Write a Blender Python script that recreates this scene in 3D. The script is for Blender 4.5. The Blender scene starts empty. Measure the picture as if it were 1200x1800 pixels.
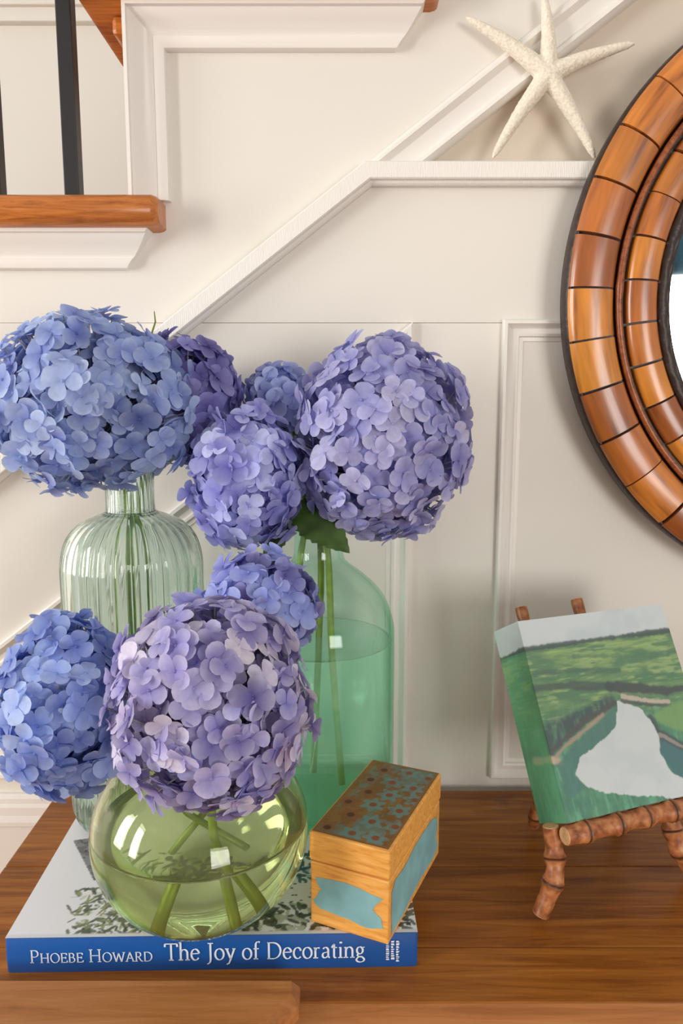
import bpy, bmesh, math, random
import numpy as np
from mathutils import Vector, Matrix, noise

# ------------------------------------------------------------------ camera, world, lights, exposure
scene = bpy.context.scene
COL = scene.collection
FPX, PITCH, CAM_Y, CAM_Z = 1353.0, math.radians(8.5), -0.72, 0.382

cam_data = bpy.data.cameras.new('camera')
cam_data.sensor_fit = 'VERTICAL'
cam_data.sensor_height = 36.0
cam_data.lens = FPX / 1800.0 * 36.0
cam_data.clip_start = 0.01
cam = bpy.data.objects.new('camera', cam_data)
cam.location = (0, CAM_Y, CAM_Z)
cam.rotation_euler = (math.pi / 2 - PITCH, 0, 0)
COL.objects.link(cam)
scene.camera = cam

scene.view_settings.view_transform = 'Standard'
scene.view_settings.look = 'None'
scene.view_settings.gamma = 1.0
scene.view_settings.use_curve_mapping = False
scene.view_settings.exposure = 0.2

world = bpy.data.worlds.new('world')
scene.world = world
world.use_nodes = True
wbg = world.node_tree.nodes['Background']
wbg.inputs[0].default_value = (1.0, 0.955, 0.90, 1)
wbg.inputs[1].default_value = 0.56


def area(name, loc, target, sx, sy, power, color):
    d = bpy.data.lights.new(name, 'AREA')
    d.shape = 'RECTANGLE'
    d.size, d.size_y = sx, sy
    d.energy = power
    d.color = color
    o = bpy.data.objects.new(name, d)
    o.location = loc
    o.rotation_euler = (Vector(target) - Vector(loc)).to_track_quat('-Z', 'Y').to_euler()
    COL.objects.link(o)
    return o


# two tall windows in the side wall (their panes show on the left of the globe vase) and the window opposite
# the wall, which the round mirror reflects (window_1 below)
area('window_left_offscreen', (-2.3, -0.70, 0.62), (0, -0.70, 0.62), 0.45, 1.3, 24, (1.0, 0.97, 0.93))
area('window_left_offscreen', (-2.3, -1.60, 0.62), (0, -1.60, 0.62), 0.45, 1.3, 34, (1.0, 0.97, 0.93))
area('window_behind_offscreen', (2.0, -3.985, 0.57), (2.0, 0, 0.57), 1.55, 1.7, 60, (1.0, 0.97, 0.92))

scene.cycles.max_bounces = 16
scene.cycles.transmission_bounces = 16
scene.cycles.transparent_max_bounces = 16
scene.cycles.blur_glossy = 0.3

R = random.Random(7)
PI = math.pi

# ------------------------------------------------------------------ pixel (1200 x 1800 frame) to a point at a known depth
_cf = Vector((0, math.cos(PITCH), -math.sin(PITCH)))
_cu = Vector((0, math.sin(PITCH), math.cos(PITCH)))
_cp = Vector((0, CAM_Y, CAM_Z))


def ray(px, py):
    return _cf + Vector((1, 0, 0)) * ((px - 600) / FPX) - _cu * ((py - 900) / FPX)


def at_y(px, py, y):
    r = ray(px, py)
    return _cp + r * ((y - CAM_Y) / r.y)


def at_z(px, py, z):
    r = ray(px, py)
    return _cp + r * ((z - CAM_Z) / r.z)


def lin(r, g, b):
    f = lambda c: (c / 255 / 12.92) if c / 255 <= 0.04045 else ((c / 255 + 0.055) / 1.055) ** 2.4
    return (f(r), f(g), f(b), 1)


# ------------------------------------------------------------------ objects
def link(name, me, mat=None, parent=None):
    o = bpy.data.objects.new(name, me)
    COL.objects.link(o)
    if mat is not None and me is not None and len(me.materials) == 0:
        me.materials.append(mat)
    if parent is not None:
        o.parent = parent
    return o


def tag(o, label, cat, group=None):
    o['label'] = label
    o['category'] = cat
    if group:
        o['group'] = group
    return o


def thing(name, label, cat, loc=(0, 0, 0), rot=(0, 0, 0), group=None):
    o = bpy.data.objects.new(name, None)
    o.empty_display_size = 0.02
    o.location = loc
    o.rotation_euler = rot
    COL.objects.link(o)
    return tag(o, label, cat, group)


class MB:
    """collects vertices and faces of ONE mesh"""

    def __init__(s):
        s.v, s.f, s.c = [], [], None

    def grid(s, rows, closed_u=False, closed_v=False):
        n0 = len(s.v)
        nr, nc = len(rows), len(rows[0])
        for r in rows:
            s.v.extend([tuple(p) for p in r])
        for i in range(nr if closed_v else nr - 1):
            for j in range(nc if closed_u else nc - 1):
                a = n0 + i * nc + j
                b = n0 + i * nc + (j + 1) % nc
                c = n0 + ((i + 1) % nr) * nc + (j + 1) % nc
                d = n0 + ((i + 1) % nr) * nc + j
                s.f.append((a, b, c, d))
        return n0

    def poly(s, pts):
        n0 = len(s.v)
        s.v.extend([tuple(p) for p in pts])
        s.f.append(tuple(range(n0, n0 + len(pts))))

    def box(s, lo, hi):
        x0, y0, z0 = lo
        x1, y1, z1 = hi
        n = len(s.v)
        s.v += [(x0, y0, z0), (x1, y0, z0), (x1, y1, z0), (x0, y1, z0), (x0, y0, z1), (x1, y0, z1), (x1, y1, z1), (x0, y1, z1)]
        for f in ((0, 3, 2, 1), (4, 5, 6, 7), (0, 1, 5, 4), (1, 2, 6, 5), (2, 3, 7, 6), (3, 0, 4, 7)):
            s.f.append(tuple(n + i for i in f))

    def prism_xz(s, pts, y0, y1):
        """outline in the x-z plane, between depths y0 (front) and y1"""
        n = len(s.v)
        k = len(pts)
        s.v += [(x, y0, z) for x, z in pts] + [(x, y1, z) for x, z in pts]
        s.f.append(tuple(range(n, n + k)))
        s.f.append(tuple(range(n + 2 * k - 1, n + k - 1, -1)))
        for i in range(k):
            j = (i + 1) % k
            s.f.append((n + i, n + k + i, n + k + j, n + j))

    def tube(s, pts, radii, seg=10, cap=True, flat=1.0):
        pts = [Vector(p) for p in pts]
        if not hasattr(radii, '__len__'):
            radii = [radii] * len(pts)
        up = Vector((0.13, 0.21, 0.97))
        t0 = (pts[1] - pts[0]).normalized()
        if abs(t0.dot(up)) > 0.95:
            up = Vector((0.97, 0.2, 0.1))
        a = (up - t0 * up.dot(t0)).normalized()
        rows = []
        for i, p in enumerate(pts):
            t = (pts[min(i + 1, len(pts) - 1)] - pts[max(i - 1, 0)]).normalized()
            a = (a - t * a.dot(t)).normalized()
            b = t.cross(a)
            rows.append([p + (a * math.cos(2 * PI * k / seg) + b * math.sin(2 * PI * k / seg) * flat) * radii[i] for k in range(seg)])
        n0 = s.grid(rows, closed_u=True)
        if cap:
            s.f.append(tuple(range(n0 + seg - 1, n0 - 1, -1)))
            e = n0 + (len(pts) - 1) * seg
            s.f.append(tuple(range(e, e + seg)))

    def lathe(s, prof, cx=0, cy=0, seg=64, ribs=0, ramp=None, closed=False):
        """profile (r, z) turned about a vertical axis; ramp(z) gives the rib depth"""
        rows = []
        for r, z in prof:
            row = []
            for k in range(seg):
                a = 2 * PI * k / seg
                rr = r
                if ribs:
                    rr = r + ramp(z) * (abs(math.cos(a * ribs / 2)) - 0.6)
                row.append((cx + rr * math.cos(a), cy + rr * math.sin(a), z))
            rows.append(row)
        s.grid(rows, closed_u=True, closed_v=closed)

    def mesh(s, name, smooth=False, auto=None):
        me = bpy.data.meshes.new(name)
        me.from_pydata(s.v, [], s.f)
        me.validate()
        bm = bmesh.new()
        bm.from_mesh(me)
        bmesh.ops.recalc_face_normals(bm, faces=bm.faces)
        bm.to_mesh(me)
        bm.free()
        if smooth:
            me.polygons.foreach_set('use_smooth', [True] * len(me.polygons))
            if auto:
                me.set_sharp_from_angle(angle=math.radians(auto))
        return me

    def build(s, name, mat, parent=None, smooth=False, auto=None, bevel=0, bseg=2):
        o = link(name, s.mesh(name, smooth, auto), mat, parent)
        if bevel:
            m = o.modifiers.new('bevel', 'BEVEL')
            m.width = bevel
            m.segments = bseg
            m.limit_method = 'ANGLE'
            m.angle_limit = math.radians(40)
        return o


def struct(o):
    o['kind'] = 'structure'
    return o


def sweep(path, prof, y0=0.0, closed=False, cut0=0.0, cut1=0.0):
    """moulding run along a path in the x-z plane. prof = (d, h): d to the RIGHT of travel, h towards the room.
    cut0 / cut1 shear the ends so that the run is shortened by cut * d there."""
    P = [Vector((p[0], p[1])) for p in path]
    n = len(P)
    rows = []
    for i in range(n):
        tin = (P[i] - P[i - 1]).normalized() if (i > 0 or closed) else None
        tout = (P[(i + 1) % n] - P[i]).normalized() if (i < n - 1 or closed) else None
        if tin is None:
            off = Vector((tout.y, -tout.x)) + tout * cut0
        elif tout is None:
            off = Vector((tin.y, -tin.x)) - tin * cut1
        else:
            n1, n2 = Vector((tin.y, -tin.x)), Vector((tout.y, -tout.x))
            b = (n1 + n2).normalized()
            off = b / max(0.2, b.dot(n1))
        rows.append([(P[i].x + off.x * d, y0 - h, P[i].y + off.y * d) for d, h in prof])
    m = MB()
    m.grid(rows, closed_v=closed)
    if not closed:
        m.poly(rows[0])
        m.poly(list(reversed(rows[-1])))
    return m


# ------------------------------------------------------------------ materials
def new_mat(name):
    m = bpy.data.materials.new(name)
    m.use_nodes = True
    nt = m.node_tree
    return m, nt, nt.nodes['Principled BSDF'], nt.nodes, nt.links


def ramp_node(nodes, stops, interp='LINEAR'):
    r = nodes.new('ShaderNodeValToRGB')
    r.color_ramp.interpolation = interp
    e = r.color_ramp.elements
    while len(e) < len(stops):
        e.new(0.5)
    for el, (p, c) in zip(e, stops):
        el.position = p
        el.color = c
    return r


def paint(name, col, rough=0.45, bump=0.05, scale=260, stretch=(1, 1, 1)):
    m, nt, b, N, L = new_mat(name)
    b.inputs['Base Color'].default_value = col
    b.inputs['Roughness'].default_value = rough
    tc = N.new('ShaderNodeTexCoord')
    mp = N.new('ShaderNodeMapping')
    mp.inputs['Scale'].default_value = stretch
    L.new(tc.outputs['Object'], mp.inputs['Vector'])
    n = N.new('ShaderNodeTexNoise')
    n.inputs['Scale'].default_value = scale
    n.inputs['Detail'].default_value = 3
    L.new(mp.outputs['Vector'], n.inputs['Vector'])
    bp = N.new('ShaderNodeBump')
    bp.inputs['Strength'].default_value = bump
    bp.inputs['Distance'].default_value = 0.001
    L.new(n.outputs['Fac'], bp.inputs['Height'])
    L.new(bp.outputs['Normal'], b.inputs['Normal'])
    return m


def wood(name, stops, scale=(3, 40, 40), rough=0.35, bump=0.08, coat=0.0, rnd=True, spots=None, nscale=4.0):
    """streaky grain stretched along the local axis with the SMALL scale"""
    m, nt, b, N, L = new_mat(name)
    tc = N.new('ShaderNodeTexCoord')
    mp = N.new('ShaderNodeMapping')
    mp.inputs['Scale'].default_value = scale
    L.new(tc.outputs['Object'], mp.inputs['Vector'])
    src = mp.outputs['Vector']
    if rnd:
        oi = N.new('ShaderNodeObjectInfo')
        mu = N.new('ShaderNodeMath')
        mu.operation = 'MULTIPLY'
        mu.inputs[1].default_value = 37.0
        L.new(oi.outputs['Random'], mu.inputs[0])
        va = N.new('ShaderNodeVectorMath')
        va.operation = 'ADD'
        L.new(src, va.inputs[0])
        L.new(mu.outputs[0], va.inputs[1])
        src = va.outputs[0]
    n1 = N.new('ShaderNodeTexNoise')
    n1.inputs['Scale'].default_value = nscale
    n1.inputs['Detail'].default_value = 8
    n1.inputs['Roughness'].default_value = 0.68
    n1.inputs['Distortion'].default_value = 0.6
    L.new(src, n1.inputs['Vector'])
    rp = ramp_node(N, stops)
    L.new(n1.outputs['Fac'], rp.inputs['Fac'])
    out = rp.outputs['Color']
    if spots:
        n2 = N.new('ShaderNodeTexNoise')
        n2.inputs['Scale'].default_value = spots[0]
        n2.inputs['Detail'].default_value = 4
        L.new(tc.outputs['Object'], n2.inputs['Vector'])
        r2 = ramp_node(N, [(spots[1], (0, 0, 0, 1)), (spots[1] + 0.12, (1, 1, 1, 1))])
        L.new(n2.outputs['Fac'], r2.inputs['Fac'])
        mx = N.new('ShaderNodeMixRGB')
        mx.blend_type = 'MIX'
        L.new(r2.outputs['Color'], mx.inputs['Fac'])
        L.new(out, mx.inputs[1])
        mx.inputs[2].default_value = spots[2]
        out = mx.outputs['Color']
    L.new(out, b.inputs['Base Color'])
    b.inputs['Roughness'].default_value = rough
    b.inputs['Coat Weight'].default_value = coat
    b.inputs['Coat Roughness'].default_value = 0.15
    b.inputs['Specular IOR Level'].default_value = 0.3
    bp = N.new('ShaderNodeBump')
    bp.inputs['Strength'].default_value = bump
    bp.inputs['Distance'].default_value = 0.002
    L.new(n1.outputs['Fac'], bp.inputs['Height'])
    L.new(bp.outputs['Normal'], b.inputs['Normal'])
    return m


def plain(name, col, rough=0.5, metal=0.0, **kw):
    m, nt, b, N, L = new_mat(name)
    b.inputs['Base Color'].default_value = col
    b.inputs['Roughness'].default_value = rough
    b.inputs['Metallic'].default_value = metal
    n = N.new('ShaderNodeTexNoise')
    n.inputs['Scale'].default_value = kw.get('scale', 90)
    tc = N.new('ShaderNodeTexCoord')
    L.new(tc.outputs['Object'], n.inputs['Vector'])
    mx = N.new('ShaderNodeMixRGB')
    mx.blend_type = 'MULTIPLY'
    v = kw.get('var', 0.12)
    mx.inputs['Fac'].default_value = 1
    mx.inputs[1].default_value = col
    rp = ramp_node(N, [(0.3, (1 - v, 1 - v, 1 - v, 1)), (0.7, (1, 1, 1, 1))])
    L.new(n.outputs['Fac'], rp.inputs['Fac'])
    L.new(rp.outputs['Color'], mx.inputs[2])
    L.new(mx.outputs['Color'], b.inputs['Base Color'])
    if kw.get('bump'):
        bp = N.new('ShaderNodeBump')
        bp.inputs['Strength'].default_value = kw['bump']
        bp.inputs['Distance'].default_value = 0.001
        L.new(n.outputs['Fac'], bp.inputs['Height'])
        L.new(bp.outputs['Normal'], b.inputs['Normal'])
    return m


def attr_mat(name, rough=0.5, spec=0.4, bump=None):
    m, nt, b, N, L = new_mat(name)
    a = N.new('ShaderNodeAttribute')
    a.attribute_name = 'print'
    L.new(a.outputs['Color'], b.inputs['Base Color'])
    b.inputs['Roughness'].default_value = rough
    b.inputs['Specular IOR Level'].default_value = spec
    if bump:
        tc = N.new('ShaderNodeTexCoord')
        n = N.new('ShaderNodeTexNoise')
        n.inputs['Scale'].default_value = bump[0]
        L.new(tc.outputs['Object'], n.inputs['Vector'])
        bp = N.new('ShaderNodeBump')
        bp.inputs['Strength'].default_value = bump[1]
        bp.inputs['Distance'].default_value = 0.001
        L.new(n.outputs['Fac'], bp.inputs['Height'])
        L.new(bp.outputs['Normal'], b.inputs['Normal'])
    return m


def glass(name, col, ior=1.45, rough=0.0, haze=None):
    m, nt, b, N, L = new_mat(name)
    if haze:                                            # slightly milky hand made glass
        df = N.new('ShaderNodeBsdfDiffuse')
        df.inputs['Color'].default_value = haze[1]
        mx = N.new('ShaderNodeMixShader')
        mx.inputs['Fac'].default_value = haze[0]
        L.new(b.outputs['BSDF'], mx.inputs[1])
        L.new(df.outputs['BSDF'], mx.inputs[2])
        L.new(mx.outputs['Shader'], N['Material Output'].inputs['Surface'])
    b.inputs['Base Color'].default_value = col
    b.inputs['Roughness'].default_value = rough
    b.inputs['IOR'].default_value = ior
    b.inputs['Transmission Weight'].default_value = 1.0
    return m



def tinted_glass(name, density, col, ior=1.45, haze=None):
    """clear surface with Fresnel gloss, colour from absorption inside the wall, so thick edges and the base go deeper"""
    m, nt, b, N, L = new_mat(name)
    N.remove(b)
    geo = N.new('ShaderNodeNewGeometry')
    mr = N.new('ShaderNodeMapRange')
    mr.inputs['To Min'].default_value = ior
    mr.inputs['To Max'].default_value = 1 / ior
    L.new(geo.outputs['Backfacing'], mr.inputs['Value'])
    fr = N.new('ShaderNodeFresnel')
    L.new(mr.outputs['Result'], fr.inputs['IOR'])
    tr = N.new('ShaderNodeBsdfTransparent')
    gl = N.new('ShaderNodeBsdfGlossy')
    gl.inputs['Roughness'].default_value = 0.02
    mx = N.new('ShaderNodeMixShader')
    L.new(fr.outputs['Fac'], mx.inputs['Fac'])
    clear = tr.outputs['BSDF']
    if haze:                                            # faintly cloudy
        df = N.new('ShaderNodeBsdfDiffuse')
        df.inputs['Color'].default_value = haze[1]
        mh = N.new('ShaderNodeMixShader')
        mh.inputs['Fac'].default_value = haze[0]
        L.new(clear, mh.inputs[1])
        L.new(df.outputs['BSDF'], mh.inputs[2])
        clear = mh.outputs['Shader']
    L.new(clear, mx.inputs[1])
    L.new(gl.outputs['BSDF'], mx.inputs[2])
    va = N.new('ShaderNodeVolumeAbsorption')
    va.inputs['Density'].default_value = density
    va.inputs['Color'].default_value = col
    out = N['Material Output']
    L.new(mx.outputs['Shader'], out.inputs['Surface'])
    L.new(va.outputs['Volume'], out.inputs['Volume'])
    return m


M = {}
M['wall'] = paint('white wall paint', (0.77, 0.735, 0.67, 1), 0.42, 0.05)
M['trim'] = paint('white trim paint', (0.82, 0.79, 0.74, 1), 0.32, 0.03)
M['brushed'] = paint('brushed white trim paint', (0.84, 0.81, 0.755, 1), 0.4, 0.5, 120, (9, 1, 1))
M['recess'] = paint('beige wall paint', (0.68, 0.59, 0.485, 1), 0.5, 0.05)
M['far_wall'] = M['wall']
M['oak'] = wood('varnished oak', [(0.25, lin(126, 66, 26)), (0.5, lin(190, 112, 50)), (0.75, lin(220, 142, 72))], (5, 60, 60), 0.3, 0.1, 0.3)
M['iron'] = plain('black iron', lin(46, 46, 48), 0.45, 0.3)
M['table'] = wood('old stained pine', [(0.2, lin(76, 36, 6)), (0.42, lin(128, 71, 18)), (0.6, lin(162, 98, 32)), (0.8, lin(192, 126, 58))], (1.6, 26, 26), 0.34, 0.10, 0.0, spots=(9, 0.70, lin(70, 34, 14)))
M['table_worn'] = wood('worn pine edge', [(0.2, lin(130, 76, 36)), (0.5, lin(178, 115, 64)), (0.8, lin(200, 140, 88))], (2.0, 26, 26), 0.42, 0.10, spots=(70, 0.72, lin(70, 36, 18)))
M['bamboo'] = None


def bamboo_mat():
    m, nt, b, N, L = new_mat('lacquered bamboo')
    oi = N.new('ShaderNodeObjectInfo')
    base = ramp_node(N, [(0.0, lin(140, 76, 34)), (0.3, lin(176, 102, 42)), (0.6, lin(198, 122, 46)), (0.85, lin(208, 138, 46)), (1.0, lin(158, 86, 40))])
    L.new(oi.outputs['Random'], base.inputs['Fac'])
    tc = N.new('ShaderNodeTexCoord')
    mp = N.new('ShaderNodeMapping')
    mp.inputs['Scale'].default_value = (130, 130, 14)
    L.new(tc.outputs['Object'], mp.inputs['Vector'])
    mu = N.new('ShaderNodeMath')
    mu.operation = 'MULTIPLY'
    mu.inputs[1].default_value = 91.0
    L.new(oi.outputs['Random'], mu.inputs[0])
    va = N.new('ShaderNodeVectorMath')
    va.operation = 'ADD'
    L.new(mp.outputs['Vector'], va.inputs[0])
    L.new(mu.outputs[0], va.inputs[1])
    n = N.new('ShaderNodeTexNoise')
    n.inputs['Scale'].default_value = 1.0
    n.inputs['Detail'].default_value = 6
    L.new(va.outputs[0], n.inputs['Vector'])
    rp = ramp_node(N, [(0.28, (0.40, 0.30, 0.26, 1)), (0.44, (0.86, 0.80, 0.78, 1)), (0.60, (1.1, 1.08, 1.0, 1)), (0.75, (1.35, 1.3, 1.2, 1))])
    L.new(n.outputs['Fac'], rp.inputs['Fac'])
    mx = N.new('ShaderNodeMixRGB')
    mx.blend_type = 'MULTIPLY'
    mx.inputs['Fac'].default_value = 1
    L.new(base.outputs['Color'], mx.inputs[1])
    L.new(rp.outputs['Color'], mx.inputs[2])
    L.new(mx.outputs['Color'], b.inputs['Base Color'])
    b.inputs['Roughness'].default_value = 0.28
    b.inputs['Coat Weight'].default_value = 0.5
    b.inputs['Coat Roughness'].default_value = 0.2
    bp = N.new('ShaderNodeBump')
    bp.inputs['Strength'].default_value = 0.12
    bp.inputs['Distance'].default_value = 0.002
    L.new(n.outputs['Fac'], bp.inputs['Height'])
    L.new(bp.outputs['Normal'], b.inputs['Normal'])
    return m


M['bamboo'] = bamboo_mat()
M['cane'] = wood('thin rattan cane', [(0.3, lin(96, 44, 20)), (0.55, lin(158, 88, 46)), (0.8, lin(180, 108, 60))], (60, 60, 60), 0.35, 0.1, 0.3, rnd=False)
M['dark_rattan'] = plain('dark brown lacquered rattan', lin(56, 34, 26), 0.42, 0, scale=170, var=0.6, bump=0.7)
M['mirror'] = plain('silvered mirror glass', (0.93, 0.94, 0.95, 1), 0.02, 1.0, var=0.0)
M['page'] = plain('page edges', lin(232, 226, 214), 0.8)
M['spine_blue'] = plain('glossy blue print', lin(26, 86, 160), 0.32, 0, var=0.06)
M['ink_white'] = plain('white lettering ink', lin(226, 234, 246), 0.4, 0, var=0.03)
M['jacket_white'] = plain('white dust jacket', lin(226, 226, 230), 0.3, 0, var=0.03)
M['print'] = attr_mat('glossy printed cover', 0.28, 0.5)
M['canvas_paint'] = attr_mat('oil paint on canvas', 0.55, 0.35, (900, 0.25))
M['box_wood'] = wood('honey coloured box wood', [(0.25, lin(196, 126, 52)), (0.5, lin(238, 172, 86)), (0.8, lin(252, 202, 122))], (6, 55, 55), 0.42, 0.08, nscale=5)
M['box_print'] = attr_mat('worn stencilled paint on box lid', 0.42, 0.4, (700, 0.3))
M['box_blue'] = plain('pale blue milk paint', lin(138, 190, 196), 0.55, 0, scale=60, var=0.22, bump=0.1)
M['starfish'] = plain('bleached starfish', lin(244, 234, 216), 0.75, 0, scale=520, var=0.22, bump=0.6)
M['easel'] = None


def bamboo_root_mat():
    m, nt, b, N, L = new_mat('bamboo root with dark joints')
    a = N.new('ShaderNodeAttribute')
    a.attribute_name = 'joint'
    tc = N.new('ShaderNodeTexCoord')
    n = N.new('ShaderNodeTexNoise')
    n.inputs['Scale'].default_value = 160
    n.inputs['Detail'].default_value = 5
    L.new(tc.outputs['Object'], n.inputs['Vector'])
    rp = ramp_node(N, [(0.3, lin(120, 66, 34)), (0.5, lin(172, 104, 60)), (0.75, lin(206, 146, 96))])
    L.new(n.outputs['Fac'], rp.inputs['Fac'])
    mx = N.new('ShaderNodeMixRGB')
    L.new(a.outputs['Fac'], mx.inputs['Fac'])
    L.new(rp.outputs['Color'], mx.inputs[1])
    mx.inputs[2].default_value = lin(66, 36, 20)
    L.new(mx.outputs['Color'], b.inputs['Base Color'])
    b.inputs['Roughness'].default_value = 0.4
    return m


M['easel'] = bamboo_root_mat()
M['root_end'] = plain('cut bamboo end', lin(222, 176, 124), 0.6, 0, scale=300, var=0.3)
M['stem'] = plain('fresh green stem', lin(134, 160, 52), 0.5, 0, scale=120, var=0.35)
M['leaf'] = plain('dark green leaf', lin(64, 92, 30), 0.45, 0, scale=80, var=0.4)
M['stalk'] = plain('lilac flower stalk', lin(150, 150, 150), 0.6, 0, var=0.2)
M['glass_pale'] = glass('pale green ribbed glass', (0.905, 0.99, 0.95, 1), haze=(0.04, (0.55, 0.85, 0.65, 1)))
M['glass_teal'] = tinted_glass('sea green bottle glass', 40, (0.26, 0.95, 0.66, 1))
M['glass_lime'] = glass('yellow green glass', (0.91, 0.955, 0.68, 1), haze=(0.05, (0.62, 0.75, 0.30, 1)))
M['water'] = glass('clear water', (0.98, 1.0, 0.99, 1), 1.33)
M['water_green'] = tinted_glass('pale green water', 2.0, (0.30, 0.97, 0.80, 1), 1.33, haze=(0.27, (0.52, 1.0, 0.72, 1)))
M['floor'] = wood('floor boards', [(0.2, lin(110, 70, 40)), (0.8, lin(170, 120, 80))], (1, 14, 14), 0.4)
M['teal_cloth'] = plain('teal valance cloth', lin(60, 110, 130), 0.9, 0, var=0.3)
M['sky_pane'] = None
m_, nt_, b_, N_, L_ = new_mat('bright daylight window pane')
b_.inputs['Base Color'].default_value = (0.9, 0.95, 1, 1)
b_.inputs['Emission Color'].default_value = (0.96, 0.98, 1, 1)
b_.inputs['Emission Strength'].default_value = 1.6
M['sky_pane'] = m_

# ------------------------------------------------------------------ the setting: wall under the stair
SL = 0.763                                  # slope of the stair
X0, Z0 = 0.0202, 0.5844                     # where the sloping cap meets the level ledge
lineA = lambda x: Z0 + (x - X0) * SL
RUN, RISE = 0.239, 0.1825
RX, TZ = -0.184, 0.5535                     # riser and top of the lower tread in view

# floor and walls
m = MB(); m.box((-3.2, -4.1, -0.80), (3.4, 1.2, -0.76)); struct(m.build('floor', M['floor']))
m = MB(); m.box((-1.6, 0.0201, -0.76), (1.7, 0.06, 0.449)); struct(m.build('wall_back', M['wall']))
# lower panelling board, then the board above the joint line
m = MB(); m.box((-1.6, 0.0, -0.76), (1.7, 0.02, 0.4487)); struct(m.build('wall_panelling_lower', M['wall'])); bpy.context.view_layer.update()
m = MB(); m.prism_xz([(-0.157, 0.4491), (1.7, 0.4491), (1.7, 0.578), (X0, 0.578)], 0.0, 0.02); struct(m.build('wall_panelling_upper', M['wall']))
# stair string: stepped top edge, sloping lower edge
pts = [(-1.6, -0.2), (-0.157, 0.4491), (X0, 0.578), (X0 + 0.9, 0.578 + 0.9 * SL)]
pts = [(-1.6, 0.449), (-0.157, 0.449), (X0, 0.578), (X0 + 1.2, 0.578 + 1.2 * SL)]
step = []
for k in range(4, -5, -1):
    x = RX + RUN * k
    step += [(x + RUN, TZ + RISE * k - 0.026 + RISE * 0), (x, TZ + RISE * k - 0.026)] if False else []
top = []
xs = RX + RUN * 5
for k in range(4, -1, -1):
    z = TZ + RISE * (k) - 0.026 + RISE
    top += [(RX + RUN * (k + 1), z), (RX + RUN * k, z)]
top += [(RX, TZ - 0.026), (-1.6, TZ - 0.026)]
m = MB(); m.prism_xz(pts + top, 0.0, 0.02); struct(m.build('wall_stair_string', M['wall']))
# recessed wall between the string and the ledge
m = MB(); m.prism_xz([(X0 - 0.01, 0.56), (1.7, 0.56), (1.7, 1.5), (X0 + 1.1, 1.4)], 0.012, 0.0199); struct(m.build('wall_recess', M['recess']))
m = MB(); m.box((0.3, 0.0201, 0.449), (1.7, 0.06, 1.6)); struct(m.build('wall_behind_recess', M['wall']))
# the far side of the stairwell
m = MB(); m.box((-3.2, 0.95, -0.76), (2.5, 1.0, 3.0)); struct(m.build('wall_stairwell', M['far_wall']))
m = MB(); m.box((-3.2, 0.93, 1.118), (2.5, 0.951, 1.150)); m.box((-3.2, 0.918, 1.143), (2.5, 0.951, 1.153)); struct(m.build('trim_stairwell', M['far_wall'], bevel=0.003))

# trim: sloping cap running into the level ledge under the starfish
CAP = [(0, 0), (0, 0.0150), (0.001, 0.016), (0.0135, 0.016), (0.0145, 0.0150), (0.0150, 0.0105), (0.0170, 0.0095), (0.0183, 0.0075), (0.0183, 0)]
struct(sweep([(-0.8, lineA(-0.8)), (X0, Z0), (0.75, Z0)], CAP).build('trim_1', M['brushed']))
m = MB(); m.box((X0 + 0.004, 0.0, Z0 - 0.016), (0.75, 0.0121, Z0 - 0.0002)); struct(m.build('trim_ledge_top', M['brushed']))
# trim: the moulding along the string above the ledge
MB_PROF = [(0, 0), (0, 0.0045), (0.003, 0.0085), (0.0055, 0.0088), (0.0085, 0.0060), (0.0105, 0.0042), (0.0235, 0.0030), (0.0255, 0.0062), (0.0285, 0.0068), (0.0305, 0.0045), (0.0322, 0.002), (0.0322, -0.0118)]
struct(sweep([(X0 - 0.002, Z0 - 0.002), (X0 + 0.9, Z0 + 0.9 * SL)], MB_PROF, cut0=1 / SL * 0.98).build('trim_2', M['trim'], smooth=True, auto=35))
# triangular panel moulding
PAN = [(0, 0), (0, 0.0055), (0.0015, 0.0070), (0.0045, 0.0070), (0.0065, 0.0045), (0.0095, 0.0026), (0.0125, 0.0032), (0.0150, 0.0042), (0.0175, 0.0036), (0.0185, 0.0016), (0.0225, 0.0010), (0.023, 0)]
ax, az = 0.0648, 0.4495
struct(sweep([(ax, az), (ax, 0.008), (ax - (az - 0.008) / 0.768, 0.008)], PAN, closed=True).build('trim_3', M['trim'], smooth=True, auto=30))
# rectangular panel moulding
struct(sweep([(0.1465, 0.4517), (0.80, 0.4517), (0.80, 0.0085), (0.1465, 0.0085)], [(d * 0.86, h) for d, h in PAN], closed=True).build('trim_4', M['trim'], smooth=True, auto=30))
# baseboard
BASE = [(0, 0), (0, 0.004), (0.004, 0.007), (0.009, 0.007), (0.012, 0.0095), (0.020, 0.010), (0.026, 0.0125), (0.030, 0.0125), (0.030, 0.0105), (0.60, 0.0105), (0.60, 0)]
struct(sweep([(-1.6, -0.0085), (1.7, -0.0085)], BASE).build('baseboard_back', M['trim']))

# ------------------------------------------------------------------ the staircase
stair = thing('staircase', 'open staircase with oak treads, white risers and black iron balusters', 'staircase', (RX, 0.3, -0.76))


def sbuild(m, name, mat, **kw):
    o = m.build(name, mat, **kw)
    o.parent = stair
    o.matrix_parent_inverse = Matrix.Translation((-RX, -0.3, 0.76))
    return o


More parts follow.
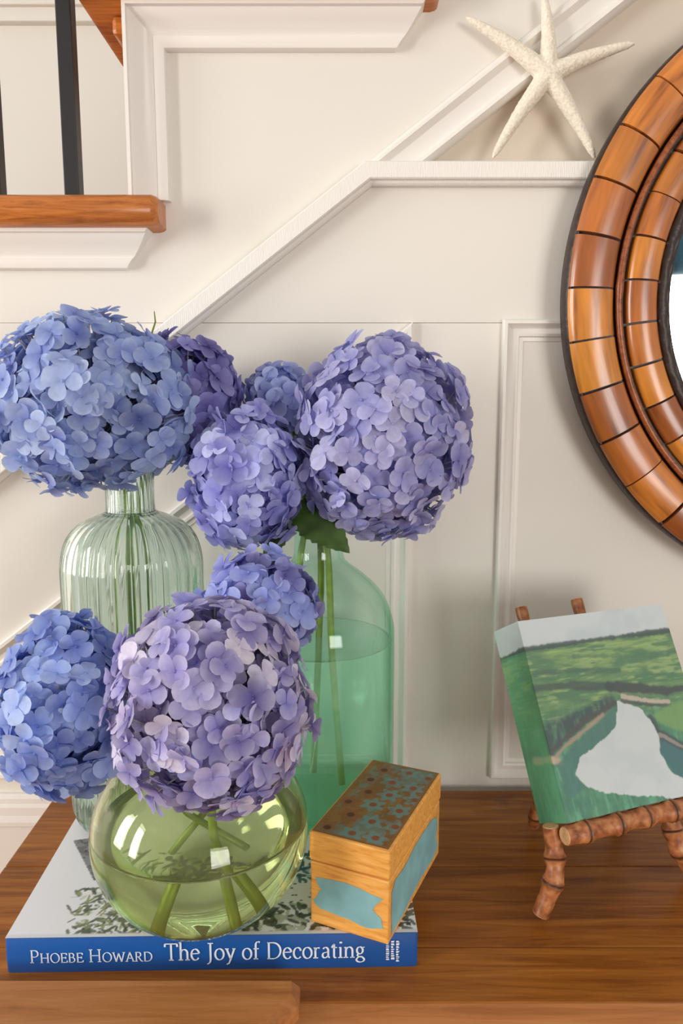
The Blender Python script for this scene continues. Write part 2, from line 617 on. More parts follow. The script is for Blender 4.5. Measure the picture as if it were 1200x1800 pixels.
NOSE = []
for k in range(9):                                        # rounded nosing (y, z)
    a = -PI / 2 + PI * k / 8
    NOSE.append((-0.027 - 0.011 * math.cos(a), -0.013 + 0.013 * math.sin(a)))
for k in range(-1, 2):
    zt = TZ + RISE * k if k > 0 else TZ + RISE * k
    xl, xr = RX + RUN * (k - 0) - RUN - 0.036, RX + 0.027 + RUN * k
    if k == -1:
        continue
    # tread outline: nosing profile along the open end
    rows = []
    prof = [(0.93, -0.026)] + NOSE + [(0.93, 0.0)]
    m = MB()
    for x in (xl, xl + 0.004, xr - 0.006, xr - 0.002, xr):
        e = 0.0 if x in (xl + 0.004, xr - 0.006) else (0.003 if x != xr else 0.007)
        rows.append([(x, y + (e if y < 0 else 0), zt + z * (1 - e * 28) - e * 0.36) for y, z in prof])
    m.grid(rows, closed_u=True)
    m.poly(list(reversed(rows[0]))); m.poly(rows[-1])
    sbuild(m, 'tread', M['oak'], smooth=True, auto=40)
    # cove moulding under the end of the tread
    COVE = [(0, 0), (0, 0.022), (0.003, 0.022), (0.0035, 0.018), (0.006, 0.017), (0.011, 0.0125), (0.018, 0.0085), (0.0225, 0.0072), (0.0228, 0.0088), (0.027, 0.0094), (0.0315, 0.0078), (0.0325, 0.005), (0.0325, 0)]
    xs = xr - 0.012
    if k == 0:
        mm = sweep([(-0.62, zt - 0.026), (xs, zt - 0.026)], COVE, cut1=0.72)
        sbuild(mm, 'cove_moulding', M['trim'], smooth=True, auto=30)
    else:
        xl2 = RX + RUN * (k - 1)
        mm = sweep([(xl2, zt - RISE), (xl2, zt - 0.026), (xs, zt - 0.026)], COVE, cut1=0.72)
        sbuild(mm, 'cove_moulding', M['trim'], smooth=True, auto=30)
    # riser behind
    m = MB(); m.box((RX + RUN * k, 0.0202, zt + 0.0002), (RX + RUN * k + 0.018, 0.93, zt + RISE - 0.0262)); sbuild(m, 'riser', M['trim'])
    # small oak scotia under the nosing of the tread above
    m = MB(); m.box((RX + RUN * k - 0.016, 0.004, zt + RISE - 0.042), (RX + RUN * k - 0.0005, 0.93, zt + RISE - 0.0262)); sbuild(m, 'scotia', M['oak'], bevel=0.004)
# one more tread, above the frame, so that the flight goes on
m = MB(); m.box((RX + RUN - 0.036, -0.036, TZ + RISE * 2 - 0.026), (RX + 0.03 + RUN * 2, 0.93, TZ + RISE * 2)); sbuild(m, 'tread', M['oak'], bevel=0.010, bseg=4)
for bx_, bz in ((-0.2445, TZ), (-0.3155, TZ), (-0.02, TZ + RISE), (-0.10, TZ + RISE)):
    m = MB(); m.box((bx_ - 0.0068, 0.0126, bz - 0.001), (bx_ + 0.0068, 0.0274, bz + 0.9)); sbuild(m, 'baluster', M['iron'], bevel=0.001)

# ------------------------------------------------------------------ the room behind the camera (seen in the mirror)
m = MB()
m.box((-3.2, -4.06, -0.76), (1.15, -4.0, 2.2)); m.box((2.85, -4.06, -0.76), (3.4, -4.0, 2.2)); m.box((1.15, -4.06, -0.76), (2.85, -4.0, -0.35)); m.box((1.15, -4.06, 1.5), (2.85, -4.0, 2.2))
struct(m.build('wall_front', M['wall']))
m = MB(); m.box((1.15, -4.05, -0.35), (2.85, -4.04, 1.5))
w1 = struct(m.build('window_1', M['sky_pane']))
for i, (lo, hi) in enumerate((((1.15, -4.04, -0.35), (1.21, -3.99, 1.5)), ((2.79, -4.04, -0.35), (2.85, -3.99, 1.5)), ((1.15, -4.04, -0.35), (2.85, -3.99, -0.29)), ((1.98, -4.04, -0.35), (2.02, -4.0, 1.5)))):
    m = MB(); m.box(lo, hi); m.build('window_frame', M['trim'], w1)
m = MB()
rows = []
for z in (1.08, 1.3, 1.62):
    rows.append([(1.05 + 1.9 * i / 60, -3.93 + 0.02 * math.sin(i * 1.3), z) for i in range(61)])
for z in (1.62, 1.3, 1.08):
    rows.append([(1.05 + 1.9 * i / 60, -3.945 + 0.02 * math.sin(i * 1.3), z) for i in range(61)])
m.grid(rows, closed_v=True)
tag(m.build('window_valance', M['teal_cloth'], smooth=True), 'teal gathered cloth valance over the window opposite the mirror', 'valance')

# ------------------------------------------------------------------ the console table
TX0, TX1, TYF = -0.277, 0.98, -0.281
table = thing('console_table', 'brown stained wooden console table standing against the panelled wall', 'table', (0.35, -0.15, -0.76))


def tbuild(m, name, mat, **kw):
    o = m.build(name, mat, **kw)
    o.parent = table
    o.matrix_parent_inverse = Matrix.Translation((-0.35, 0.15, 0.76))
    return o


seams = [-0.0125, -0.1365, -0.2305, TYF]
for i in range(3):
    m = MB()
    yb, yf = seams[i], seams[i + 1]
    x0 = TX0
    m.box((x0, yf + (0.0002 if i < 2 else 0), -0.024), (TX1, yb - 0.0002, 0.0))
    tbuild(m, 'plank', M['table'], bevel=0.0012)
# worn front lip, a little lower than the planks
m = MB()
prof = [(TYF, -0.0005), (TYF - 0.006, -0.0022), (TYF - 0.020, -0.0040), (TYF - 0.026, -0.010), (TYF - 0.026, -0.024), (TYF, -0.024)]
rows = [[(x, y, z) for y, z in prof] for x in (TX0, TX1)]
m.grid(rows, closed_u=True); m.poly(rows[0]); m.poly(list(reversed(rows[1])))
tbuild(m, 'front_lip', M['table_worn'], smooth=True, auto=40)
# raised corner block with chamfered end
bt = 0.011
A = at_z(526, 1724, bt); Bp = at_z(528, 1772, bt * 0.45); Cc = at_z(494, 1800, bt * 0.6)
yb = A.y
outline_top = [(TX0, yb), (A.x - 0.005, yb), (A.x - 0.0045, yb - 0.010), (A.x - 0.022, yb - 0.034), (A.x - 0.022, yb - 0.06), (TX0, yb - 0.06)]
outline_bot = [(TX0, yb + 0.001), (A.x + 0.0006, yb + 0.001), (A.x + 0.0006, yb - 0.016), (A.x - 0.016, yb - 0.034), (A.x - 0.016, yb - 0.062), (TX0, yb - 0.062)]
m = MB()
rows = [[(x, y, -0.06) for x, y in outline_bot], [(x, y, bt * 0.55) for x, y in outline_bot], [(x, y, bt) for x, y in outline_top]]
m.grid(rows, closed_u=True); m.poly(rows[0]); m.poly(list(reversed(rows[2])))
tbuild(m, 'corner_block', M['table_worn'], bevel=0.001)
m = MB(); m.box((TX0 + 0.02, TYF + 0.02, -0.15), (TX1 - 0.02, -0.02, -0.0242)); tbuild(m, 'apron', M['table'])
for x in (TX0 + 0.03, TX1 - 0.08):
    for y in (TYF + 0.02, -0.075):
        m = MB(); m.box((x, y, -0.76), (x + 0.05, y + 0.05, -0.15)); tbuild(m, 'leg', M['table'], bevel=0.003)

# ------------------------------------------------------------------ lettering: broad-pen serif strokes


def arc(cx, cy, rx, ry, a0, a1, n=14):
    return [(cx + rx * math.cos(math.radians(a0 + (a1 - a0) * i / n)), cy + ry * math.sin(math.radians(a0 + (a1 - a0) * i / n))) for i in range(n + 1)]


def sf(x, y, w=0.2):
    return [(x - w / 2, y), (x + w / 2, y)]


G = {
    'T': (0.60, [[(0.30, 0), (0.30, 0.66)], [(0.03, 0.66), (0.57, 0.66)], [(0.04, 0.66), (0.03, 0.54)], [(0.56, 0.66), (0.57, 0.54)], sf(0.30, 0.015)]),
    'h': (0.50, [[(0.10, 0), (0.10, 0.72)], arc(0.25, 0.28, 0.14, 0.15, 170, 0) + [(0.39, 0.0)], sf(0.10, 0.015), sf(0.39, 0.015), [(0.02, 0.70), (0.10, 0.72)]]),
    'e': (0.43, [arc(0.22, 0.22, 0.17, 0.22, 12, 325, 22), [(0.06, 0.255), (0.385, 0.265)]]),
    'J': (0.32, [[(0.18, 0.66), (0.18, 0.02), (0.16, -0.08), (0.10, -0.14), (0.02, -0.17)], sf(0.18, 0.66, 0.24)]),
    'o': (0.47, [arc(0.235, 0.22, 0.185, 0.22, 0, 360, 26)]),
    'y': (0.45, [[(0.07, 0.43), (0.24, 0.02)], [(0.40, 0.43), (0.24, 0.02), (0.16, -0.15), (0.05, -0.19)], sf(0.08, 0.43, 0.17), sf(0.39, 0.43, 0.14)]),
    'f': (0.31, [[(0.13, 0), (0.13, 0.52)] + arc(0.24, 0.56, 0.11, 0.14, 180, 50, 8), [(0.03, 0.42), (0.27, 0.42)], sf(0.13, 0.015)]),
    'D': (0.70, [[(0.12, 0.0), (0.12, 0.66)], [(0.05, 0.65), (0.26, 0.65)] + arc(0.30, 0.33, 0.33, 0.32, 88, -88, 18) + [(0.05, 0.015)]]),
    'c': (0.40, [arc(0.22, 0.22, 0.17, 0.22, 45, 320, 20), [(0.34, 0.38), (0.35, 0.31)]]),
    'r': (0.34, [[(0.10, 0), (0.10, 0.43)], [(0.10, 0.30)] + arc(0.22, 0.29, 0.11, 0.13, 160, 55, 8), sf(0.11, 0.015, 0.22), [(0.02, 0.41), (0.10, 0.43)]]),
    'a': (0.42, [arc(0.19, 0.30, 0.12, 0.13, 150, 0, 10) + [(0.31, 0.05), (0.38, 0.02)], [(0.31, 0.26), (0.18, 0.22)] + arc(0.16, 0.115, 0.10, 0.105, 90, 300, 12) + [(0.31, 0.10)]]),
    't': (0.29, [[(0.13, 0.56), (0.13, 0.09)] + arc(0.20, 0.09, 0.07, 0.08, 180, 300, 8), [(0.02, 0.42), (0.26, 0.42)], [(0.02, 0.42), (0.13, 0.56)]]),
    'i': (0.23, [[(0.11, 0), (0.11, 0.43)], [(0.105, 0.58), (0.105, 0.65)], [(0.135, 0.58), (0.135, 0.65)], sf(0.11, 0.015), [(0.03, 0.41), (0.11, 0.43)]]),
    'n': (0.50, [[(0.10, 0), (0.10, 0.43)], arc(0.25, 0.28, 0.14, 0.15, 170, 0) + [(0.39, 0.0)], sf(0.10, 0.015), sf(0.39, 0.015), [(0.02, 0.41), (0.10, 0.43)]]),
    'g': (0.44, [arc(0.20, 0.29, 0.13, 0.14, 0, 360, 20), [(0.13, 0.16), (0.09, 0.09), (0.14, 0.04), (0.30, 0.03)] + arc(0.22, -0.08, 0.17, 0.10, 50, -200, 18) + [(0.14, 0.03)], [(0.29, 0.40), (0.41, 0.42)]]),
    'P': (0.54, [[(0.12, 0), (0.12, 0.66)], [(0.05, 0.65), (0.24, 0.65)] + arc(0.28, 0.48, 0.18, 0.17, 85, -90, 12) + [(0.12, 0.31)], sf(0.12, 0.015)]),
    'H': (0.74, [[(0.13, 0), (0.13, 0.66)], [(0.60, 0), (0.60, 0.66)], [(0.13, 0.34), (0.60, 0.34)], sf(0.13, 0.015), sf(0.60, 0.015), sf(0.13, 0.65), sf(0.60, 0.65)]),
    'O': (0.74, [arc(0.37, 0.33, 0.31, 0.33, 0, 360, 28)]),
    'E': (0.56, [[(0.12, 0), (0.12, 0.66)], [(0.05, 0.65), (0.47, 0.65)], [(0.12, 0.34), (0.40, 0.34)], [(0.05, 0.015), (0.50, 0.015)], [(0.47, 0.65), (0.48, 0.53)], [(0.50, 0.015), (0.52, 0.14)], [(0.40, 0.41), (0.40, 0.27)]]),
    'B': (0.58, [[(0.12, 0), (0.12, 0.66)], [(0.05, 0.65), (0.24, 0.65)] + arc(0.27, 0.50, 0.16, 0.15, 85, -90, 10) + [(0.12, 0.35)], [(0.24, 0.35)] + arc(0.29, 0.18, 0.20, 0.17, 90, -90, 12) + [(0.05, 0.015)]]),
    'W': (0.95, [[(0.08, 0.66), (0.28, 0.0)], [(0.28, 0.0), (0.47, 0.60)], [(0.47, 0.60), (0.68, 0.0)], [(0.68, 0.0), (0.88, 0.66)], sf(0.09, 0.65), sf(0.87, 0.65)]),
    'A': (0.68, [[(0.34, 0.66), (0.09, 0.0)], [(0.34, 0.66), (0.60, 0.0)], [(0.17, 0.24), (0.51, 0.24)], sf(0.09, 0.015), sf(0.60, 0.015)]),
    'R': (0.62, [[(0.12, 0), (0.12, 0.66)], [(0.05, 0.65), (0.24, 0.65)] + arc(0.28, 0.49, 0.17, 0.16, 85, -90, 12) + [(0.12, 0.33)], [(0.28, 0.33), (0.46, 0.06), (0.60, 0.0)], sf(0.12, 0.015)]),
}


def lettering(text, small_caps=False, thick=0.082, thin=0.030):
    """flat pen strokes in the x-z plane, unit em; returns (faces as quads of (x, z)), total width"""
    quads = []
    x = 0.0
    first = True
    for ch in text:
        if ch == ' ':
            x += 0.26
            first = True
            continue
        sc = 1.0
        if small_caps and not first:
            sc = 0.74
        first = False
        adv, strokes = G[ch.upper() if small_caps else ch]
        for st in strokes:
            P = [Vector((x + p[0] * sc, p[1] * sc)) for p in st]
            L_, R_ = [], []
            for i, p in enumerate(P):
                t = (P[min(i + 1, len(P) - 1)] - P[max(i - 1, 0)])
                if t.length < 1e-6:
                    t = Vector((1, 0))
                t.normalize()
                ang = math.atan2(t.y, t.x)
                wd = (thin + (thick - thin) * abs(math.sin(ang - math.radians(12)))) * (0.9 if sc < 1 else 1)
                nn = Vector((-t.y, t.x)) * wd / 2
                L_.append(p + nn); R_.append(p - nn)
            for i in range(len(P) - 1):
                quads.append((L_[i], R_[i], R_[i + 1], L_[i + 1]))
        x += adv * sc + 0.015
    return quads, x


# ------------------------------------------------------------------ painted / printed pictures (colour stored per vertex)
def fbm(w, h, cells, seed, octaves=4, stretch=(1, 1)):
    rng = np.random.RandomState(seed)
    out = np.zeros((h, w)); amp = 1.0; tot = 0
    for o in range(octaves):
        cx, cy = max(2, int(cells * stretch[0] * 2 ** o)), max(2, int(cells * stretch[1] * 2 ** o))
        g = rng.rand(cy + 2, cx + 2)
        xs_ = np.linspace(0, cx, w, endpoint=False); ys_ = np.linspace(0, cy, h, endpoint=False)
        xi, yi = xs_.astype(int), ys_.astype(int)
        fx, fy = xs_ - xi, ys_ - yi
        fx, fy = fx * fx * (3 - 2 * fx), fy * fy * (3 - 2 * fy)
        a = g[np.ix_(yi, xi)]; b = g[np.ix_(yi, xi + 1)]; c = g[np.ix_(yi + 1, xi)]; d = g[np.ix_(yi + 1, xi + 1)]
        out += amp * ((a * (1 - fx) + b * fx) * (1 - fy)[:, None] + (c * (1 - fx) + d * fx) * fy[:, None])
        tot += amp; amp *= 0.55
    return out / tot


def blend(img, mask, col):
    img += (np.array(col[:3]) - img) * np.clip(mask, 0, 1)[..., None]


def sstep(a, b, x):
    t = np.clip((x - a) / (b - a), 0, 1)
    return t * t * (3 - 2 * t)


def dist_line(U, V, pts, asp=1.0):
    best = np.full(U.shape, 9.0)
    for (x0, y0), (x1, y1) in zip(pts[:-1], pts[1:]):
        dx, dy = x1 - x0, (y1 - y0) * asp
        t = np.clip(((U - x0) * dx + (V - y0) * asp * dy) / (dx * dx + dy * dy + 1e-12), 0, 1)
        best = np.minimum(best, np.hypot(U - x0 - t * dx, (V - y0) * asp - t * dy))
    return best


def in_poly(U, V, pts):
    ins = np.zeros(U.shape, bool)
    for (x0, y0), (x1, y1) in zip(pts, pts[1:] + pts[:1]):
        c = ((y0 > V) != (y1 > V)) & (U < (x1 - x0) * (V - y0) / (y1 - y0 + 1e-12) + x0)
        ins ^= c
    return ins


def blur(a, n):
    for _ in range(n):
        p = np.pad(a, 1, mode='edge')
        a = (p[:-2, 1:-1] + p[2:, 1:-1] + p[1:-1, :-2] + p[1:-1, 2:] + 2 * p[1:-1, 1:-1]) / 6
    return a


def picture_mesh(name, img, pos):
    """grid of h x w points; pos(u, v) gives the place; img colours are linear"""
    h, w = img.shape[:2]
    verts = [pos(i / (w - 1), j / (h - 1)) for j in range(h) for i in range(w)]
    faces = [(j * w + i, j * w + i + 1, (j + 1) * w + i + 1, (j + 1) * w + i) for j in range(h - 1) for i in range(w - 1)]
    me = bpy.data.meshes.new(name)
    me.from_pydata(verts, [], faces)
    a = me.color_attributes.new('print', 'FLOAT_COLOR', 'POINT')
    rgba = np.ones((h * w, 4), np.float32)
    rgba[:, :3] = img.reshape(-1, 3)
    a.data.foreach_set('color', rgba.ravel())
    return me


# ------------------------------------------------------------------ the book
BW, BD, BT = 0.2753, 0.222, 0.0257
book = thing('book', 'large white hardback decorating book with blue spine lying flat under the vases', 'book', (-0.2239, -0.2561, 0.0), (0, 0, math.radians(1.25)))
bk_inv = (Matrix.Translation(book.location) @ Matrix.Rotation(math.radians(1.25), 4, 'Z')).inverted()
m = MB(); m.box((0.003, 0.004, 0.0026), (BW - 0.003, BD - 0.004, BT - 0.0026)); m.build('page_block', M['page'], book)
m = MB(); m.box((0, 0.0022, 0.0), (BW, BD, 0.0026)); m.build('back_cover', M['jacket_white'], book, bevel=0.0006)
m = MB(); m.box((0, 0.0022, BT - 0.0026), (BW, BD, BT - 0.0003)); m.build('front_cover', M['jacket_white'], book, bevel=0.0005)
# spine, slightly rounded in section
m = MB(); rows = []
for i, x in enumerate((0.0, 0.002, BW - 0.002, BW)):
    e = 0.0012 if i in (0, 3) else 0
    sec = []
    for k in range(13):
        z = (BT - 0.0004) * k / 12
        sec.append((x, e + 0.0022 - 0.0022 * math.sin(PI * (0.12 + 0.76 * k / 12)) ** 0.6, z))
    sec += [(x, 0.005, BT - 0.0004), (x, 0.005, 0)]
    rows.append(sec)
m.grid(rows, closed_u=True); m.poly(rows[0]); m.poly(list(reversed(rows[-1])))
m.build('spine', M['spine_blue'], book, smooth=True, auto=50)


def spine_text(text, x0, x1, zbase, cap_h, name, **kw):
    q, wd = lettering(text, **kw)
    sx, sz = (x1 - x0) / wd, cap_h / 0.66
    m = MB()
    for quad in q:
        m.poly([(x0 + p.x * sx, -0.00045, zbase + p.y * sz) for p in quad])
    return m.build(name, M['ink_white'], book)


pxs = BW / (733 - 12)
spine_text('Phoebe Howard', (54 - 12) * pxs, (268 - 12) * pxs, 0.0081, 0.0093, 'author_lettering', small_caps=True)
spine_text('The Joy of Decorating', (288 - 12) * pxs, (641 - 12) * pxs, 0.0084, 0.0122, 'title_lettering', thick=0.088)
m = MB()
rr = random.Random(3)
for line in range(3):
    z = 0.0205
    while z > 0.0062:
        h = rr.uniform(0.0005, 0.0016)
        x = (677 - 12) * pxs + line * 0.0034
        m.poly([(x, -0.0005, z), (x + rr.uniform(0.0012, 0.0024), -0.0005, z), (x + rr.uniform(0.0012, 0.0024), -0.0005, z - h), (x, -0.0005, z - h)])
        z -= h + 0.0006
m.build('publisher_mark', M['ink_white'], book)

# printed jacket picture: white ground, dark cloth corner, leafy plants along the front
W_, H_ = 330, 270
U, V = np.meshgrid(np.linspace(0, BW, W_), np.linspace(0, BD, H_))
img = np.zeros((H_, W_, 3)); img[:] = lin(243, 243, 248)[:3]


def cov(px, py):
    p = bk_inv @ at_z(px, py, BT)
    return (p.x, p.y)


def leaf_blob(cx, cy, ln, wd, ang, col):
    c, s = math.cos(ang), math.sin(ang)
    du, dv = U - cx, V - cy
    a = (du * c + dv * s) / ln; b = (-du * s + dv * c) / wd
    blend(img, (1 - sstep(0.8, 1.1, a * a + b * b)) * 0.92, col)


nz = fbm(W_, H_, 60, 5, 2)
mask = in_poly(U, V, [cov(128, 1478), cov(200, 1468), cov(240, 1500), cov(240, 1552), cov(164, 1548)])
blend(img, mask * (0.75 + 0.25 * (nz > 0.5)), lin(74, 74, 76))
blend(img, mask * (nz > 0.56) * 0.7, lin(130, 130, 134))
rr = random.Random(11)
for i in range(330):
    px = rr.gauss(200, 48); py = rr.uniform(1560, 1652)
    if px < 118 + max(0, 1600 - py) * 0.6:
        continue
    x, y = cov(px, py)
    g = rr.random()
    col = lin(70 + 50 * g, 80 + 50 * g, 62 + 44 * g) if rr.random() < 0.65 else (lin(150, 160, 110) if rr.random() < 0.6 else lin(214, 216, 206))
    leaf_blob(x, y, rr.uniform(0.002, 0.0052), rr.uniform(0.0007, 0.0016), rr.uniform(0, PI), col)
for i in range(420):
    px = rr.uniform(300, 725); py = rr.uniform(1588, 1650)
    x, y = cov(px, py)
    g = rr.random()
    col = lin(40 + 60 * g, 46 + 60 * g, 36 + 50 * g) if rr.random() < 0.75 else lin(190, 194, 180)
    leaf_blob(x, y, rr.uniform(0.002, 0.006), rr.uniform(0.001, 0.0025), rr.uniform(0, PI), col)
for i in range(60):
    px = rr.uniform(250, 420); py = rr.uniform(1632, 1650)
    x, y = cov(px, py)
    leaf_blob(x, y, rr.uniform(0.002, 0.005), rr.uniform(0.001, 0.0022), rr.uniform(0, PI), lin(206, 206, 90) if rr.random() < 0.5 else lin(222, 222, 216))
for i in range(60):
    px = rr.uniform(480, 740); py = rr.uniform(1545, 1590)
    x, y = cov(px, py)
    leaf_blob(x, y, 0.0012, 0.0007, 0, lin(60, 64, 60))
for i in range(80):
    px = rr.uniform(470, 560); py = rr.uniform(1500, 1548)
    x, y = cov(px, py)
    leaf_blob(x, y, rr.uniform(0.002, 0.006), 0.0016, rr.uniform(0, PI), lin(36, 92, 110) if rr.random() < 0.8 else lin(180, 200, 206))
blend(img, 1 - sstep(0.0025, 0.004, V), lin(226, 228, 236))
me = picture_mesh('cover_print', img, lambda u, v: (u * BW, 0.0008 + v * (BD - 0.0008), BT))
link('cover_print', me, M['print'], book)

# ------------------------------------------------------------------ the little wooden box
BX, BY, BYAW = 0.031, -0.263, 0.4193
bw, bl, bh, bhl = 0.0581, 0.1146, 0.0673, 0.0461
box = thing('wooden_box', 'small honey wooden box with blue stencilled flowers standing on the book corner', 'box', (BX, BY, BT), (0, 0, -BYAW))
# local frame: x to the left edge is negative, y to the back
m = MB(); m.box((-bw + 0.0006, 0.0006, 0.0), (-0.0006, bl - 0.0006, bhl - 0.0004)); bb = m.build('box_body', M['box_wood'], box, bevel=0.0014)
m = MB(); m.box((-bw, 0.0, bhl + 0.0004), (0.0, bl, bh)); lid = m.build('lid', M['box_wood'], box, bevel=0.0016)
m = MB(); m.box((-bw + 0.003, 0.003, bhl - 0.002), (-0.003, bl - 0.003, bhl + 0.002)); m.build('inner_rim', M['box_wood'], box)


def ragged(pts, n, amp, seed):
    rr = random.Random(seed); out = []
    for (x0, y0), (x1, y1) in zip(pts, pts[1:] + pts[:1]):
        for i in range(n):
            t = i / n
            out.append((x0 + (x1 - x0) * t + rr.uniform(-amp, amp), y0 + (y1 - y0) * t + rr.uniform(-amp, amp)))
    return out


# blue patches: front (y = 0 side) and right side (x = 0 side)
cx_ = -bw / 2
P = ragged([(-.0535,.0345),(-.03,.0365),(-.0045,.0325),(-.0095,.026),(-.012,.0235),(-.006,.018),(-.004,.0105),(-.016,.0085),(-.03,.0105),(-.05,.0125),(-.0555,.0165),(-.052,.021),(-.0495,.0265),(-.052,.030)], 3, 0.0005, 5)
m = MB(); m.poly([(x, 0.00035, z) for x, z in P]); m.build('painted_patch', M['box_blue'], bb)
P = ragged([(0.006, 0.004), (0.006, 0.034), (0.012, 0.040), (0.030, 0.038), (0.05, 0.041), (0.09, 0.040), (0.105, 0.036), (0.109, 0.028), (0.104, 0.02), (0.110, 0.010), (0.10, 0.005), (0.06, 0.007), (0.03, 0.004)], 4, 0.0006, 6)
m = MB(); m.poly([(-0.00035, y, z) for y, z in P]); m.build('painted_patch', M['box_blue'], bb)
# stencilled lid top
W2, H2 = 150, 290
U, V = np.meshgrid(np.linspace(0, 1, W2), np.linspace(0, 1, H2))
img = np.zeros((H2, W2, 3)); img[:] = lin(150, 104, 44)[:3]
nz = fbm(W2, H2, 7, 21, 4)
blend(img, sstep(0.45, 0.62, nz) * 0.5, lin(112, 72, 28))
blend(img, sstep(0.50, 0.56, fbm(W2, H2, 6, 77, 4)) * 0.75, lin(108, 132, 116))
xm, ym = U * bw, V * bl
rr = random.Random(4)
cents = []
for j in range(6):
    for i in range(3):
        cents.append(((i + 0.5) * bw / 3.1 + (0.006 if j % 2 else 0) + rr.uniform(-0.002, 0.002), (j + 0.5) * bl / 6.1 + rr.uniform(-0.002, 0.002)))
for ci, (cx, cy) in enumerate(cents):
    r = np.hypot(xm - cx, ym - cy); th = np.arctan2(ym - cy, xm - cx)
    ph = rr.uniform(0, 6)
    rad = 0.0082 + 0.0020 * np.cos(6 * th + ph)
    fl = 1 - sstep(rad - 0.0008, rad + 0.0004, r)
    teal = (ci * 7) % 3 != 0
    blend(img, fl * (0.9 if teal else 0.75) * (0.55 + 0.45 * (nz < 0.6)), lin(112, 146, 138) if teal else lin(146, 84, 34))
    blend(img, (1 - sstep(0.0024, 0.0034, r)), lin(146, 76, 34) if teal else lin(96, 40, 18))
edge = np.minimum(np.minimum(xm, bw - xm), np.minimum(ym, bl - ym))
blend(img, 1 - sstep(0.001, 0.0035, edge), lin(146, 98, 42))
me = picture_mesh('stencilled_top', img, lambda u, v: (-bw + 0.0016 + u * (bw - 0.0032), 0.0016 + v * (bl - 0.0032), bh + 0.0002))
link('stencilled_top', me, M['box_print'], lid)

# ------------------------------------------------------------------ painting on its easel
KC = 0.88
CO = _cp + (Vector((0.1861, -0.1317, 0.035)) - _cp) * KC; YAW, LEAN, CW, CH, CT = 0.365, 0.5012, 0.163 * KC, 0.170 * KC, 0.0433 * KC
cu = Vector((math.cos(YAW), math.sin(YAW), 0)); nh = Vector((math.sin(YAW), -math.cos(YAW), 0))
cv = Vector((0, 0, 1)) * math.cos(LEAN) - nh * math.sin(LEAN)
cn = nh * math.cos(LEAN) + Vector((0, 0, 1)) * math.sin(LEAN)

W3, H3 = 240, 250
uu, vv = np.meshgrid(np.linspace(-CT / CW, 1, W3 + 60), np.linspace(0, 1, H3))
W3 = W3 + 60
img = np.zeros((H3, W3, 3))
n_h = fbm(W3, H3, 5, 31, 5, (1, 5)); n_v = fbm(W3, H3, 5, 32, 5, (6, 1)); n_b = fbm(W3, H3, 5, 33, 4)
img[:] = lin(112, 152, 92)[:3]
# meadow bands getting darker and bluer towards the water
blend(img, sstep(0.40, 0.65, n_h) * 0.6, lin(150, 178, 104))
blend(img, sstep(0.55, 0.40, n_h) * 0.75, lin(66, 118, 84))
blend(img, (1 - sstep(0.62, 0.80, vv + 0.1 * (n_b - 0.5))) * 0.6, lin(60, 118, 82))
blend(img, (1 - sstep(0.30, 0.55, vv + 0.15 * (n_b - 0.5))) * 0.75, lin(46, 128, 104))
blend(img, sstep(0.5, 0.7, n_v) * (1 - sstep(0.2, 0.6, vv)) * 0.5, lin(90, 170, 136))
# sky
sky = sstep(0.845, 0.862, vv + 0.006 * (n_b - 0.5))
blend(img, sky, lin(205, 214, 218))
blend(img, sky * sstep(0.45, 0.7, n_b) * 0.6, lin(184, 198, 206))
n_f = fbm(W3, H3, 14, 36, 3, (1, 5)); n_g = fbm(W3, H3, 14, 37, 3, (5, 1))
land = 1 - sky
blend(img, land * sstep(0.52, 0.75, n_f) * sstep(0.3, 0.6, vv) * 0.55, lin(168, 190, 124))
blend(img, land * sstep(0.50, 0.25, n_f) * sstep(0.3, 0.6, vv) * 0.55, lin(72, 112, 88))
blend(img, land * sstep(0.52, 0.75, n_g) * (1 - sstep(0.35, 0.6, vv)) * 0.5, lin(104, 176, 140))
blend(img, land * sstep(0.50, 0.25, n_g) * (1 - sstep(0.35, 0.6, vv)) * 0.5, lin(44, 96, 90))
n_e0 = fbm(W3, H3, 20, 39, 2, (3, 1))
dk = lin(40, 62, 70)
front = uu > -0.02


def streak(pts, wd, col, k=1.0):
    d = dist_line(uu, vv, pts, CH / CW) + 0.03 * (n_b - 0.5) + 0.02 * (n_v - 0.5) + 0.008 * (n_g - 0.5)
    blend(img, (1 - sstep(wd * 0.4, wd, d)) * k, col)


streak([(-0.3, 0.835), (0.0, 0.85), (0.5, 0.852), (1.0, 0.848)], 0.022, dk, 0.9)
streak([(-0.007, 0.651), (0.226, 0.638), (0.491, 0.596)], 0.028, dk, 0.8)
streak([(0.015, 0.723), (0.25, 0.711), (0.564, 0.673)], 0.02, lin(52, 96, 80), 0.7)
streak([(0.3, 0.78), (0.7, 0.74), (1.0, 0.72)], 0.018, lin(60, 110, 84), 0.6)
# left bank: shaded reeds falling to the water
bank = in_poly(uu, vv, [(-0.02, 0.30), (0.14, 0.38), (0.28, 0.44), (0.49, 0.51), (0.47, 0.56), (0.30, 0.52), (0.12, 0.49), (-0.02, 0.46)]).astype(float)
blend(img, blur(bank, 14) * np.clip(0.75 + 1.6 * (n_e0 - 0.45), 0, 1), lin(38, 66, 74))
streak([(0.003, 0.331), (0.124, 0.392), (0.268, 0.451), (0.483, 0.513)], 0.026, lin(62, 60, 66), 0.9)
streak([(0.0, 0.29), (0.089, 0.345), (0.207, 0.392), (0.38, 0.463)], 0.022, lin(168, 142, 128), 0.85)
streak([(-0.27, 0.345), (-0.1, 0.325)], 0.05, lin(54, 76, 96), 0.7)
streak([(-0.16, 0.30), (-0.01, 0.30), (0.05, 0.28)], 0.03, lin(196, 172, 150), 0.8)
